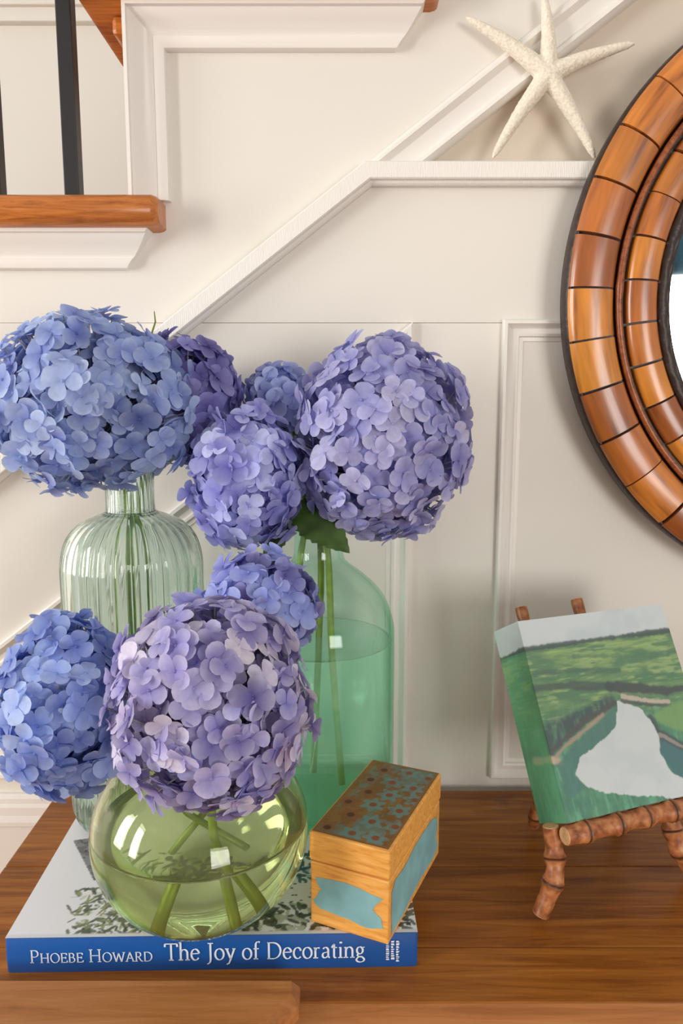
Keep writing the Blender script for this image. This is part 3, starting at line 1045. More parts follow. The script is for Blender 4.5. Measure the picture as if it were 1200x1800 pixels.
# far bank and sand bar
streak([(0.47, 0.60), (0.634, 0.57), (0.845, 0.53), (1.0, 0.53)], 0.034, lin(44, 56, 66), 0.95)
streak([(0.546, 0.534), (0.719, 0.490), (0.838, 0.470)], 0.016, lin(196, 180, 168), 0.9)
streak([(0.53, 0.515), (0.72, 0.470), (0.85, 0.452)], 0.012, lin(56, 66, 70), 0.8)
# right bank and its reflection
rb = in_poly(uu, vv, [(0.66, 0.42), (0.70, 0.33), (0.84, 0.24), (1.0, 0.16), (1.0, 0.02), (0.83, 0.06), (0.74, 0.11), (0.68, 0.22), (0.70, 0.31)]).astype(float)
blend(img, blur(rb, 4), lin(44, 104, 112))
streak([(0.685, 0.402), (0.699, 0.330), (0.842, 0.240), (1.0, 0.16)], 0.035, lin(44, 64, 74), 0.9)
streak([(0.72, 0.315), (0.842, 0.235), (1.0, 0.155)], 0.013, lin(150, 140, 134), 0.9)
mead = in_poly(uu, vv, [(0.70, 0.42), (0.86, 0.46), (1.0, 0.46), (1.0, 0.26), (0.84, 0.32), (0.74, 0.37)]).astype(float)
blend(img, blur(mead, 6) * 0.8, lin(116, 160, 92))
# left reflection, teal
refl = in_poly(uu, vv, [(0.02, 0.27), (0.2, 0.37), (0.48, 0.50), (0.46, 0.40), (0.31, 0.33), (0.17, 0.28), (0.11, 0.21), (0.16, 0.14), (0.05, 0.10)]).astype(float)
blend(img, blur(refl, 4) * 0.85, lin(54, 112, 108))
# the river
river = in_poly(uu, vv, [(0.498, 0.524), (0.564, 0.494), (0.640, 0.458), (0.682, 0.394), (0.704, 0.307), (0.683, 0.228), (0.720, 0.125), (0.80, 0.07), (1.0, 0.04), (1.0, -0.05), (0.70, -0.01), (0.602, 0.025), (0.481, 0.045), (0.268, 0.096), (0.162, 0.144), (0.115, 0.213), (0.169, 0.282), (0.311, 0.332), (0.453, 0.401)]).astype(float)
river *= front
n_e = fbm(W3, H3, 22, 38, 2, (3, 1))
rv = sstep(0.32, 0.68, blur(river, 10) + 1.1 * (n_e - 0.5) * (1 - np.abs(2 * blur(river, 10) - 1)))
blend(img, rv, lin(206, 214, 218))
blend(img, rv * sstep(0.5, 0.75, n_b) * 0.5, lin(190, 202, 208))
# painted left edge of the canvas
side = (uu < -0.004) & (vv < 0.84)
blend(img, side * 0.45, lin(88, 180, 124))
blend(img, side * sstep(0.45, 0.65, n_v) * 0.4, lin(70, 170, 130))

img += (np.array(lin(196, 206, 192)[:3]) - img) * 0.12
painting = thing('canvas_painting', 'small gallery wrapped marsh painting with a pale winding creek on the easel', 'painting', CO)


def cpos(s, v, d=0.0):
    """s metres along the face (negative wraps round the left edge), v metres up, d behind the face"""
    if s >= 0:
        p = cu * s + cv * v - cn * d
    else:
        p = cv * v + cn * s
    return tuple(p)


me = picture_mesh('painted_canvas', img, lambda u, v: cpos(-CT + u * (CT + CW), v * CH))
link('painted_canvas', me, M['canvas_paint'], painting)
# remaining edges of the wrapped canvas
m = MB()
q = lambda s, v, d: tuple(cu * s + cv * v - cn * d)
for a, b, c, d in (((0, CH, 0), (CW, CH, 0), (CW, CH, CT), (0, CH, CT)), ((0, 0, 0), (0, 0, CT), (CW, 0, CT), (CW, 0, 0)), ((CW, 0, 0), (CW, 0, CT), (CW, CH, CT), (CW, CH, 0)), ((0, 0, CT), (0, CH, CT), (CW, CH, CT), (CW, 0, CT))):
    m.poly([q(*a), q(*b), q(*c), q(*d)])
ce = m.build('canvas_edges', plain('pale painted canvas edge', lin(190, 204, 206), 0.6, 0, var=0.15), painting)

# easel of bamboo root
easel = thing('tabletop_easel', 'small bamboo root easel holding the marsh painting', 'easel', (0.18, -0.19, 0.0))
EI = Matrix.Translation((-0.18, 0.19, 0.0))


def root_piece(name, pts, rad, nodes, seed, ends=True, sub=28):
    """knobbly bamboo root through pts with bulging dark joints at the given fractions"""
    rr = random.Random(seed)
    pts = [Vector(p) for p in pts]
    ln = [0.0]
    for a, b in zip(pts[:-1], pts[1:]):
        ln.append(ln[-1] + (b - a).length)
    out, rads, jf = [], [], []
    tot = ln[-1]
    ts = sorted(set([i / sub for i in range(sub + 1)] + [min(1, max(0, t + e)) for t in nodes for e in (-0.024, -0.010, 0, 0.010, 0.024)]))
    for t in ts:
        s = t * tot
        k = max(i for i in range(len(ln) - 1) if ln[i] <= s + 1e-9)
        f = (s - ln[k]) / max(1e-9, ln[k + 1] - ln[k])
        # catmull-rom for a soft bend
        p0, p1, p2, p3 = pts[max(k - 1, 0)], pts[k], pts[k + 1], pts[min(k + 2, len(pts) - 1)]
        p = 0.5 * ((2 * p1) + (p2 - p0) * f + (2 * p0 - 5 * p1 + 4 * p2 - p3) * f * f + (3 * p1 - p0 - 3 * p2 + p3) * f ** 3)
        bul, j = 0.0, 0.0
        for nt_ in nodes:
            d = (t - nt_) * tot
            bul += 0.32 * math.exp(-(d / 0.0042) ** 2) - 0.16 * math.exp(-(d / 0.0011) ** 2)
            j = max(j, math.exp(-(d / 0.0013) ** 2))
        out.append(p); rads.append(rad * (0.9 + bul + rr.uniform(-0.03, 0.03))); jf.append(j)
    m = MB()
    m.tube(out, rads, 14, cap=True)
    o = m.build(name, M['easel'], smooth=True, auto=60)
    o.parent = easel; o.matrix_parent_inverse = EI
    a = o.data.attributes.new('joint', 'FLOAT', 'POINT')
    vals = []
    for j in jf:
        vals += [j] * 14
    vals += [0] * (len(o.data.vertices) - len(vals))
    a.data.foreach_set('value', vals[:len(o.data.vertices)])
    if ends:
        for e, pr in ((0, 1), (-1, -2)):
            d = (out[e] - out[pr]).normalized()
            mm = MB(); mm.tube([out[e] - d * 0.0004, out[e] + d * 0.0006], [rads[e] * 0.97, rads[e] * 0.9], 14)
            c = mm.build('cut_end', M['root_end'], o)
    return o


# ledge under the front edge of the canvas
lc = CO + nh * 0.002 - Vector((0, 0, 0.0080))
root_piece('ledge', [lc - cu * 0.0035, lc + cu * 0.05, lc + cu * 0.10, lc + cu * (CW + 0.012)], 0.0076, [0.13, 0.29, 0.45, 0.61, 0.77, 0.92], 1)
# upright posts behind the canvas
for fu, top_ in ((0.245, 1.125), (0.65, 1.135)):
    b0 = CO + cu * (fu * CW) - cn * (CT + 0.0058)
    root_piece('post', [b0 - cv * 0.012, b0 + cv * 0.08, b0 + cv * (CH * top_)], 0.0058, [0.18, 0.4, 0.62, 0.84], 3 + int(fu * 10))
# arms carrying the ledge forward from the posts
for fu in (0.245, 0.65):
    b0 = CO + cu * (fu * CW) - cn * (CT + 0.0058) - cv * 0.008
    e0 = lc + cu * (fu * CW)
    root_piece('ledge_arm', [b0, e0 + Vector((0, 0, -0.002))], 0.0040, [0.5], 9, ends=False)
# front legs, curving out to their feet
p0 = at_y(968, 1452, -0.192); p1 = at_y(974, 1500, -0.196); p2 = at_y(973, 1545, -0.203); p3 = at_z(950, 1606, 0.0075)
root_piece('leg', [p0, p1, p2, p3], 0.0071, [0.36, 0.62], 5)
d_ = cu * 0.112
q3 = p3 + d_ + cu * 0.03
root_piece('leg', [p0 + d_, p1 + d_ - cu * 0.002, p2 + d_ + cu * 0.004, Vector((q3.x, q3.y, 0.0075))], 0.0071, [0.36, 0.62], 6)
# back legs
b0 = CO + cu * 0.036 - cn * (CT + 0.010) + cv * 0.06
b1 = at_z(937, 1450, 0.006)
root_piece('back_leg', [b0, b0 * 0.5 + b1 * 0.5, b1], 0.0056, [0.3, 0.62, 0.85], 8)
b0 = CO + cu * 0.093 - cn * (CT + 0.010) + cv * 0.06
b1 = Vector((0.262, -0.052, 0.006))
root_piece('back_leg', [b0, b0 * 0.5 + b1 * 0.5, b1], 0.0056, [0.3, 0.62, 0.85], 12)

# ------------------------------------------------------------------ starfish on the ledge
star_pts = [(818, 30, -0.0120), (955, -12, -0.0130), (1116, 76, -0.0120), (1045, 285, -0.0125), (865, 290, -0.0125)]
sc_ = at_y(962, 132, -0.0135)
bm = bmesh.new()
tm = MB()
rr = random.Random(2)
for px, py, y in star_pts:
    tip = at_y(px, py, y)
    if py > 200:
        tip.z = Z0 + 0.0028
    n = 12
    side_ = Vector(((tip - sc_).z, 0, -(tip - sc_).x)).normalized()
    bend = rr.uniform(-0.0025, 0.0025)
    P, Rr = [], []
    for i in range(n + 1):
        t = i / n
        P.append(sc_.lerp(tip, t) + side_ * bend * math.sin(PI * t))
        Rr.append(0.0064 * (1 - t) ** 0.8 + 0.0022 if t < 1 else 0.0012)
    tm.tube(P, Rr, 12)
tm.tube([sc_ + Vector((0, -0.0065, 0)), sc_ + Vector((0, -0.003, 0)), sc_ + Vector((0, 0.004, 0))], [0.007, 0.0095, 0.0085], 16)
me = tm.mesh('starfish')
so = bpy.data.objects.new('starfish_tmp', me)
COL.objects.link(so)
md = so.modifiers.new('remesh', 'REMESH'); md.mode = 'VOXEL'; md.voxel_size = 0.0011; md.use_smooth_shade = True
ms = so.modifiers.new('smooth', 'SMOOTH'); ms.factor = 0.5; ms.iterations = 3
dg = bpy.context.evaluated_depsgraph_get()
me2 = bpy.data.meshes.new_from_object(so.evaluated_get(dg))
bpy.data.objects.remove(so)
me2.name = 'starfish'
for v in me2.vertices:
    k = noise.noise(v.co * 420) * 0.00035 + noise.noise(v.co * 900) * 0.0003
    v.co += v.normal * k
me2.materials.clear(); me2.materials.append(M['starfish'])
so = bpy.data.objects.new('starfish', me2); COL.objects.link(so)
tag(so, 'bleached white finger starfish leaning on the ledge beside the bamboo mirror', 'starfish')

# ------------------------------------------------------------------ round bamboo mirror
MX, MZ = 0.4717, 0.4720
mir = thing('round_mirror', 'round wall mirror framed with two rings of bamboo segments', 'mirror', (MX * 0.981, -0.0163, CAM_Z + (MZ - CAM_Z) * 0.981))
mir.scale = (0.981, 0.72, 0.981)
# local frame: x-z is the wall plane, -y towards the room


def ring(prof, seg=160):
    """prof: (radius, y) closed section"""
    m = MB()
    rows = [[(r * math.cos(2 * PI * k / seg), y, r * math.sin(2 * PI * k / seg)) for r, y in prof] for k in range(seg)]
    m.grid(rows, closed_u=True, closed_v=True)
    return m


ring([(0.274, 0.0), (0.274, -0.020), (0.268, -0.0215), (0.232, -0.0205), (0.229, -0.017), (0.222, -0.017), (0.196, -0.019), (0.186, -0.018), (0.178, -0.010), (0.178, 0.0)]).build('frame_backing', M['dark_rattan'], mir, smooth=True, auto=40)
RO = 0.2758
ring([(RO - 0.005 + 0.0042 * math.cos(a), -0.013 + 0.013 * math.sin(a)) for a in [2 * PI * i / 12 for i in range(12)]]).build('outer_rim', M['dark_rattan'], mir, smooth=True)
# inner twisted dark band
m = MB(); rows = []
for k in range(360):
    a = 2 * PI * k / 360
    row = []
    for i in range(10):
        b = 2 * PI * i / 10
        rad = 0.0052 * (1 + 0.10 * math.sin(3 * b + k * 0.9))
        r = 0.1872 + rad * 1.05 * math.cos(b)
        row.append((r * math.cos(a), -0.017 + rad * 1.2 * math.sin(b), r * math.sin(a)))
    rows.append(row)
m.grid(rows, closed_u=True, closed_v=True)
m.build('inner_rim', M['dark_rattan'], mir, smooth=True)
# thin cane between the rings, with little joints
m = MB(); rows = []
for k in range(240):
    a = 2 * PI * k / 240
    jj = 1 + 0.25 * math.exp(-(((k % 34) - 17) / 1.2) ** 2)
    rows.append([((0.2268 + 0.0030 * jj * math.cos(b)) * math.cos(a), -0.0235 + 0.0042 * jj * math.sin(b), (0.2268 + 0.0030 * jj * math.cos(b)) * math.sin(a)) for b in [2 * PI * i / 10 for i in range(10)]])
m.grid(rows, closed_u=True, closed_v=True)
m.build('cane_ring', M['cane'], mir, smooth=True)


def bamboo_segment(rin, rout, y0, bulge, span, name):
    m = MB(); rows = []
    nA, nP = 5, 12
    for i in range(nA):
        a = span * (i / (nA - 1) - 0.5)
        row = []
        e = 1.0 if 0 < i < nA - 1 else 0.985
        for k in range(nP + 1):
            t = k / nP
            r = rin + (rout - rin) * (0.5 - 0.5 * math.cos(PI * t))
            h = bulge * math.sin(PI * t) ** 0.75 * e
            # segments are straight pieces: chord, not arc
            rr_ = r * math.cos(span / 2) / math.cos(a) if False else r
            row.append((rr_ * math.cos(a), y0 - h, rr_ * math.sin(a)))
        row += [(rout * math.cos(a), y0 + 0.003, rout * math.sin(a)), (rin * math.cos(a), y0 + 0.003, rin * math.sin(a))]
        rows.append(row)
    m.grid(rows, closed_u=True); m.poly(rows[0]); m.poly(list(reversed(rows[-1])))
    me = m.mesh(name, smooth=True, auto=50)
    me.materials.append(M['bamboo'])
    return me


seg_o = [bamboo_segment(0.2318, 0.2730, -0.0195, 0.0160, math.radians(10 - g), 'outer_segment') for g in (0.42, 0.56)]
seg_i = [bamboo_segment(0.1925, 0.2208, -0.0180, 0.0125, math.radians(10 - g), 'inner_segment') for g in (0.46, 0.6)]
rr = random.Random(19)
for k in range(36):
    for meshes, ph in ((seg_o, 0.4), (seg_i, 0.2)):
        o = link('bamboo_segment', meshes[k % 2], None, mir)
        o.rotation_euler = (0, -math.radians(k * 10 + ph * 10 + rr.uniform(-0.15, 0.15)), 0)
        o.location = (0, rr.uniform(-0.0008, 0.0008), 0)
# glass
m = MB()
m.v = [(0.180 * math.cos(2 * PI * k / 96), -0.0095, 0.180 * math.sin(2 * PI * k / 96)) for k in range(96)] + [(0.180 * math.cos(2 * PI * k / 96), -0.004, 0.180 * math.sin(2 * PI * k / 96)) for k in range(96)]
m.f = [tuple(range(96)), tuple(range(191, 95, -1))] + [(k, k + 96, (k + 1) % 96 + 96, (k + 1) % 96) for k in range(96)]
m.build('mirror_glass', M['mirror'], mir)

# ------------------------------------------------------------------ glass vases
ZB = BT + 0.0002


def resample(prof, n):
    """smooth curve through profile points"""
    P = [Vector(p) for p in prof]
    out = []
    for k in range(len(P) - 1):
        p0, p1, p2, p3 = P[max(k - 1, 0)], P[k], P[k + 1], P[min(k + 2, len(P) - 1)]
        for i in range(n):
            f = i / n
            q_ = 0.5 * ((2 * p1) + (p2 - p0) * f + (2 * p0 - 5 * p1 + 4 * p2 - p3) * f * f + (3 * p1 - p0 - 3 * p2 + p3) * f ** 3)
            out.append((max(0.0005, q_.x), q_.y))
    out.append(tuple(P[-1]))
    return out


def radius_at(prof, z):
    for (r0, z0), (r1, z1) in zip(prof[:-1], prof[1:]):
        if z0 <= z <= z1 and z1 > z0:
            return r0 + (r1 - r0) * (z - z0) / (z1 - z0)
    return prof[-1][0]


def vase(name, label, cx, cy, outer, thick, water_z, mat, group, ribs=0, ramp=None, base_thick=0.006, water='water'):
    t = thing(name, label, 'vase', (cx, cy, ZB), group=group)
    outer = resample(outer, 8)
    top = outer[-1]
    inner = [(max(0.0005, r - thick), z) for r, z in outer if z > base_thick and r > thick + 0.004]
    inner = [(0.0005, base_thick)] + [(min(r, 0.9 * inner[0][0]), base_thick + 0.0002) for r, z in inner[:1]] + inner[1:]
    lip = [(top[0] - 0.15 * thick, top[1] + 0.35 * thick), (top[0] - 0.5 * thick, top[1] + 0.5 * thick), (top[0] - 0.85 * thick, top[1] + 0.35 * thick)]
    seg = ribs * 8 if ribs else 72
    m = MB()
    n_out = len(outer)
    prof = outer + lip + list(reversed(inner))
    rows = []
    for i, (r, z) in enumerate(prof):
        row = []
        dep = ramp(z) if (ribs and i < n_out) else 0
        for k in range(seg):
            a = 2 * PI * k / seg
            rr_ = r + dep * (abs(math.sin(a * ribs / 2)) - 0.65) if dep else r
            row.append((rr_ * math.cos(a), rr_ * math.sin(a), z))
        rows.append(row)
    m.grid(rows, closed_u=True)
    m.f.append(tuple(range(seg - 1, -1, -1)))
    e = (len(rows) - 1) * seg
    m.f.append(tuple(range(e, e + seg)))
    m.build('glass_body', mat, t, smooth=True, auto=70)
    # water, overlapping a hair into the glass
    wz = water_z - ZB
    wp = [(r + 0.0006, z) for r, z in inner if base_thick + 0.0001 <= z <= wz]
    wr = radius_at(inner[1:], wz) + 0.0006
    wp = [(0.0005, base_thick - 0.0005)] + [(wp[0][0], base_thick - 0.0005)] + wp[1:] + [(wr, wz), (wr * 0.5, wz), (0.0005, wz)]
    m = MB(); m.lathe(wp, seg=64)
    m.f.append(tuple(range(63, -1, -1)))
    e = (len(wp) - 1) * 64
    m.f.append(tuple(range(e, e + 64)))
    w = m.build('water', M[water], t, smooth=True, auto=40)
    m = MB()                                              # the water's rim creeping up the glass
    m.grid([[((wr - 0.0012 + 0.0011 * math.cos(b)) * math.cos(2 * PI * k / 72), (wr - 0.0012 + 0.0011 * math.cos(b)) * math.sin(2 * PI * k / 72), wz + 0.0008 * math.sin(b)) for b in [2 * PI * i / 8 for i in range(8)]] for k in range(72)], closed_u=True, closed_v=True)
    m.build('meniscus', M['water'], w, smooth=True)
    return t


VG = 'green glass vases on the book'
RIB = (-0.1716, -0.100)
BOT = (-0.0195, -0.080)
GLO = (-0.0965, -0.228)
GR, GHZ = 0.0737, 0.066
vase('ribbed_vase', 'tall pale green glass vase with vertical ribs and narrow neck', RIB[0], RIB[1],
     [(0.0005, 0), (0.034, 0), (0.047, 0.002), (0.0545, 0.010), (0.0565, 0.03), (0.0565, 0.12), (0.0567, 0.205), (0.0560, 0.226), (0.0510, 0.243), (0.041, 0.2545), (0.029, 0.2605), (0.0215, 0.2635), (0.0195, 0.268), (0.0195, 0.295), (0.0205, 0.303)],
     0.0026, 0.17, M['glass_pale'], VG, ribs=36, ramp=lambda z: 0.0017 * min(1, max(0, z / 0.02)) * (1 if z < 0.255 else max(0.25, 1 - (z - 0.255) / 0.012)))
vase('bottle_vase', 'large smooth sea green glass bottle vase half full of water', BOT[0], BOT[1],
     [(0.0005, 0), (0.040, 0), (0.056, 0.002), (0.0635, 0.009), (0.065, 0.025), (0.065, 0.09), (0.065, 0.150), (0.0635, 0.168), (0.0575, 0.185), (0.0485, 0.1975), (0.0360, 0.2085), (0.0255, 0.2165), (0.0212, 0.2235), (0.0205, 0.24), (0.0205, 0.262), (0.0222, 0.268)],
     0.0034, 0.1765, M['glass_teal'], VG, base_thick=0.012, water='water_green')
gp = []
for i in range(13):
    a = -PI / 2 + PI * (0.10 + 0.775 * i / 12)
    gp.append((GR * math.cos(a), GHZ + GHZ * math.sin(a)))
z_off = gp[0][1]
gp = [(0.0005, 0), (gp[0][0] * 0.85, 0)] + [(r, z - z_off * 0.8) for r, z in gp] + [(gp[-1][0] * 0.97, gp[-1][1] + 0.006)]
vase('globe_vase', 'round yellow green glass globe vase standing at the front of the book', GLO[0], GLO[1], gp, 0.0026, 0.096, M['glass_lime'], VG, base_thick=0.005)

# ------------------------------------------------------------------ hydrangeas


def petal_mat(name, cols, pale):
    """cols: colours picked per floret, pale: petal margin tint"""
    m, nt, b, N, L = new_mat(name)
    oi = N.new('ShaderNodeObjectInfo')
    AV = [sum(c[i] for c in cols) / len(cols) for i in range(3)]
    LT = lambda c: tuple(min(255, max(0, AV[i] + (c[i] - AV[i]) * 1.45 + (255 - AV[i]) * 0.17)) for i in range(3))
    rp = ramp_node(N, [(i / (len(cols) - 1), lin(*LT(c))) for i, c in enumerate(cols)])
    L.new(oi.outputs['Random'], rp.inputs['Fac'])
    at = N.new('ShaderNodeAttribute'); at.attribute_name = 'along'
    mx = N.new('ShaderNodeMixRGB')
    mr = N.new('ShaderNodeMapRange')
    mr.inputs['From Min'].default_value = 0.0; mr.inputs['From Max'].default_value = 1.0
    mr.inputs['To Min'].default_value = 0.0; mr.inputs['To Max'].default_value = 0.45
    L.new(at.outputs['Fac'], mr.inputs['Value'])
    L.new(mr.outputs['Result'], mx.inputs['Fac'])
    L.new(rp.outputs['Color'], mx.inputs[1])
    mx.inputs[2].default_value = lin(*LT(pale))
    # faint veins / mottling
    tc = N.new('ShaderNodeTexCoord')
    n = N.new('ShaderNodeTexNoise'); n.inputs['Scale'].default_value = 210; n.inputs['Detail'].default_value = 3
    L.new(tc.outputs['Object'], n.inputs['Vector'])
    r2 = ramp_node(N, [(0.3, (0.84, 0.84, 0.88, 1)), (0.7, (1.06, 1.06, 1.04, 1))])
    L.new(n.outputs['Fac'], r2.inputs['Fac'])
    m2 = N.new('ShaderNodeMixRGB'); m2.blend_type = 'MULTIPLY'; m2.inputs['Fac'].default_value = 1
    L.new(mx.outputs['Color'], m2.inputs[1]); L.new(r2.outputs['Color'], m2.inputs[2])
    L.new(m2.outputs['Color'], b.inputs['Base Color'])
    b.inputs['Roughness'].default_value = 0.6
    b.inputs['Specular IOR Level'].default_value = 0.25
    tr = N.new('ShaderNodeBsdfTranslucent')
    L.new(m2.outputs['Color'], tr.inputs['Color'])
    ms_ = N.new('ShaderNodeMixShader'); ms_.inputs['Fac'].default_value = 0.36
    out = N['Material Output']
    L.new(b.outputs['BSDF'], ms_.inputs[1]); L.new(tr.outputs['BSDF'], ms_.inputs[2])
    L.new(ms_.outputs['Shader'], out.inputs['Surface'])
    return m


def floret_mesh(seed, size, mat):
    """four rounded, slightly cupped petals round a tiny eye"""
    rr = random.Random(seed)
    m = MB(); along = []
    T = [0.0, 0.16, 0.36, 0.58, 0.80, 0.94, 1.0]
    Wd = [0.10, 0.42, 0.80, 1.0, 0.90, 0.55, 0.08]
    for p in range(4):
        a0 = p * PI / 2 + rr.uniform(-0.14, 0.14)
        ln = size * rr.uniform(0.90, 1.10); wd = size * rr.uniform(0.86, 1.06) * 0.52
        tilt = rr.uniform(0.02, 0.38); droop = rr.uniform(0.15, 0.55); cup = rr.uniform(0.05, 0.30)
        tw = rr.uniform(-0.25, 0.25)
        rows = []
        for t, w in zip(T, Wd):
            row = []
            for s in (-1, -0.5, 0, 0.5, 1):
                x = t * ln
                y = s * w * wd
                z = math.sin(tilt) * x - droop * ln * (t ** 2) * 0.45 + cup * wd * (s * s) * w + tw * y * t
                c, sn = math.cos(a0), math.sin(a0)
                lift = (p % 2) * size * 0.035
                row.append((x * c - y * sn, x * sn + y * c, z + lift))
                along.append(min(1.0, max(t ** 1.5, abs(s) * 0.75 * t)))
            rows.append(row)
        m.grid(rows)
    # eye
    n0 = len(m.v)
    rows = []
    for i in range(4):
        ph = PI / 2 * i / 3
        rows.append([(size * 0.10 * math.cos(ph) * math.cos(2 * PI * k / 6), size * 0.10 * math.cos(ph) * math.sin(2 * PI * k / 6), size * 0.11 * math.sin(ph) + size * 0.03) for k in range(6)])
    m.grid(rows, closed_u=True)
    along += [0.0] * (len(m.v) - n0)
    me = bpy.data.meshes.new('floret')
    me.from_pydata(m.v, [], m.f)
    me.polygons.foreach_set('use_smooth', [True] * len(me.polygons))
    at = me.attributes.new('along', 'FLOAT', 'POINT')
    at.data.foreach_set('value', along)
    me.materials.append(mat)
    return me


def leaf_mesh(ln, wd, fold, curl, seed):
    """serrated pointed leaf, stalk end at the origin, along +x"""
    m = MB(); rows = []
    n = 22
    for i in range(n + 1):
        t = i / n
        w = wd * (math.sin(PI * t ** 0.75) ** 0.85) * (1 - 0.15 * t) + 0.0002
        tooth = 1 + (0.10 if i % 2 else -0.04) * (0 if i in (0, n) else 1)
        row = []
        for s in (-1, -0.66, -0.33, 0, 0.33, 0.66, 1):
            y = s * w * (tooth if abs(s) == 1 else 1)
            z = fold * abs(y) - curl * ln * t * t + 0.0006 * math.sin(9 * t * PI) * abs(s)
            row.append((ln * t, y, z))
        rows.append(row)
    under = [[(x, y, z - 0.0004) for x, y, z in r] for r in rows]
    m.grid(rows)
    m.grid(under)
    return m.mesh('leaf', smooth=True)


def hydrangea(label, group, centre, axes, n, size, cols, pale, stem, seed, leaf=None, top=(0, 0, 1), lump=0.11):
    rr = random.Random(seed)
    c = Vector(centre)
    base = Vector(stem[-1])
    root = thing('hydrangea', label, 'flower', base, group=group)
    inv = Matrix.Translation(-base)
    mat = petal_mat('hydrangea petals ' + str(seed), cols, pale)
    variants = [floret_mesh(seed * 10 + i, size, mat) for i in range(6)]
    # stem through the neck into the water, nodes slightly thicker
    P = [Vector(p) for p in stem]
    pts, rad = [], []
    for k in range(len(P) - 1):
        p0, p1, p2, p3 = P[max(k - 1, 0)], P[k], P[k + 1], P[min(k + 2, len(P) - 1)]
        for i in range(6):
            f = i / 6
            pts.append(0.5 * ((2 * p1) + (p2 - p0) * f + (2 * p0 - 5 * p1 + 4 * p2 - p3) * f * f + (3 * p1 - p0 - 3 * p2 + p3) * f ** 3))
    pts.append(P[-1])
    m = MB(); m.tube(pts, [0.0025 + 0.0006 * (i / len(pts)) for i in range(len(pts))], 10)
    o = m.build('stem', M['stem'], root, smooth=True, auto=60); o.matrix_parent_inverse = inv
    # florets: an outer shell and a looser inner one
    spots = []
    ga = PI * (3 - math.sqrt(5))
    for layer, (cnt, k, sc) in enumerate(((n, 1.0, 1.0), (int(n * 0.5), 0.80, 1.05))):
        for i in range(cnt):
            z = 1 - 2 * (i + 0.5) / cnt
            r = math.sqrt(1 - z * z)
            th = ga * i + seed
            d = Vector((r * math.cos(th), r * math.sin(th), z))
            d = (d + Vector((rr.gauss(0, 0.07), rr.gauss(0, 0.07), rr.gauss(0, 0.07)))).normalized()
            lf = 1 + lump * (1.5 * noise.noise(d * 1.7 + Vector((seed, 0, 0))) + 0.9 * noise.noise(d * 3.6 + Vector((0, seed, 0))))
            k2 = k * lf * (1 + rr.uniform(-0.07, 0.05))
            p = c + Vector((d.x * axes[0], d.y * axes[1], d.z * axes[2])) * k2
            # keep out of the glass globe
            g = Vector(((p.x - GLO[0]) / (GR + 0.010), (p.y - GLO[1]) / (GR + 0.010), (p.z - (ZB + GHZ)) / (GHZ + 0.010)))
            if g.length < 1:
                continue
            if p.y > -0.022:
                continue
            nrm = Vector((d.x / axes[0], d.y / axes[1], d.z / axes[2])).normalized()
            spots.append((p, nrm, sc, layer))
    core = c - Vector((0, 0, axes[2] * 0.35))
    st = MB()
    inner = MB(); in_along = []
    for p, nrm, sc, layer in spots:
        tn = (nrm + Vector((rr.gauss(0, 0.27), rr.gauss(0, 0.27), rr.gauss(0, 0.27)))).normalized()
        qt = tn.to_track_quat('Z', 'Y') @ Matrix.Rotation(rr.uniform(0, 2 * PI), 3, 'Z').to_quaternion()
        s = sc * rr.uniform(0.80, 1.16)
        vm = rr.choice(variants)
        if layer == 0:
            o = bpy.data.objects.new('floret', vm)
            COL.objects.link(o)
            o.parent = root; o.matrix_parent_inverse = inv
            o.location = p
            o.rotation_mode = 'QUATERNION'
            o.rotation_quaternion = qt
            o.scale = (s, s, s)
            mid = core.lerp(p, 0.5) + Vector((0, 0, -0.004))
            st.tube([core, mid, p], [0.0011, 0.0008, 0.0006], 4, cap=False)
        else:
            n0 = len(inner.v)
            for v in vm.vertices:
                inner.v.append(tuple(p + qt @ (v.co * s)))
            inner.f.extend([tuple(n0 + i for i in f.vertices) for f in vm.polygons])
            in_along += [a.value for a in vm.attributes['along'].data]
    me = bpy.data.meshes.new('inner_florets')
    me.from_pydata(inner.v, [], inner.f)
    me.polygons.foreach_set('use_smooth', [True] * len(me.polygons))
    at = me.attributes.new('along', 'FLOAT', 'POINT'); at.data.foreach_set('value', in_along)
    o = link('inner_florets', me, mat, root); o.matrix_parent_inverse = inv; o['kind'] = 'stuff'
    o = st.build('flower_stalks', M['stalk'], root, smooth=True); o.matrix_parent_inverse = inv
    for lf in (leaf or []):
        a, b, wd, fold, curl, upv = lf
        a, b = Vector(a), Vector(b)
        x = (b - a); ln = x.length; x.normalize()
        zv = Vector(upv); zv = (zv - x * zv.dot(x)).normalized()
        yv = zv.cross(x)
        o = link('leaf', leaf_mesh(ln, wd, fold, curl, seed), M['leaf'], root)
        o.matrix_parent_inverse = inv
        o.matrix_basis = Matrix((( x.x, yv.x, zv.x, a.x), (x.y, yv.y, zv.y, a.y), (x.z, yv.z, zv.z, a.z), (0, 0, 0, 1)))
    return root


def head(px, py, y):
    return at_y(px, py, y)


GA, GBt, GC = 'hydrangeas in the ribbed vase', 'hydrangeas in the bottle vase', 'hydrangeas in the globe vase'
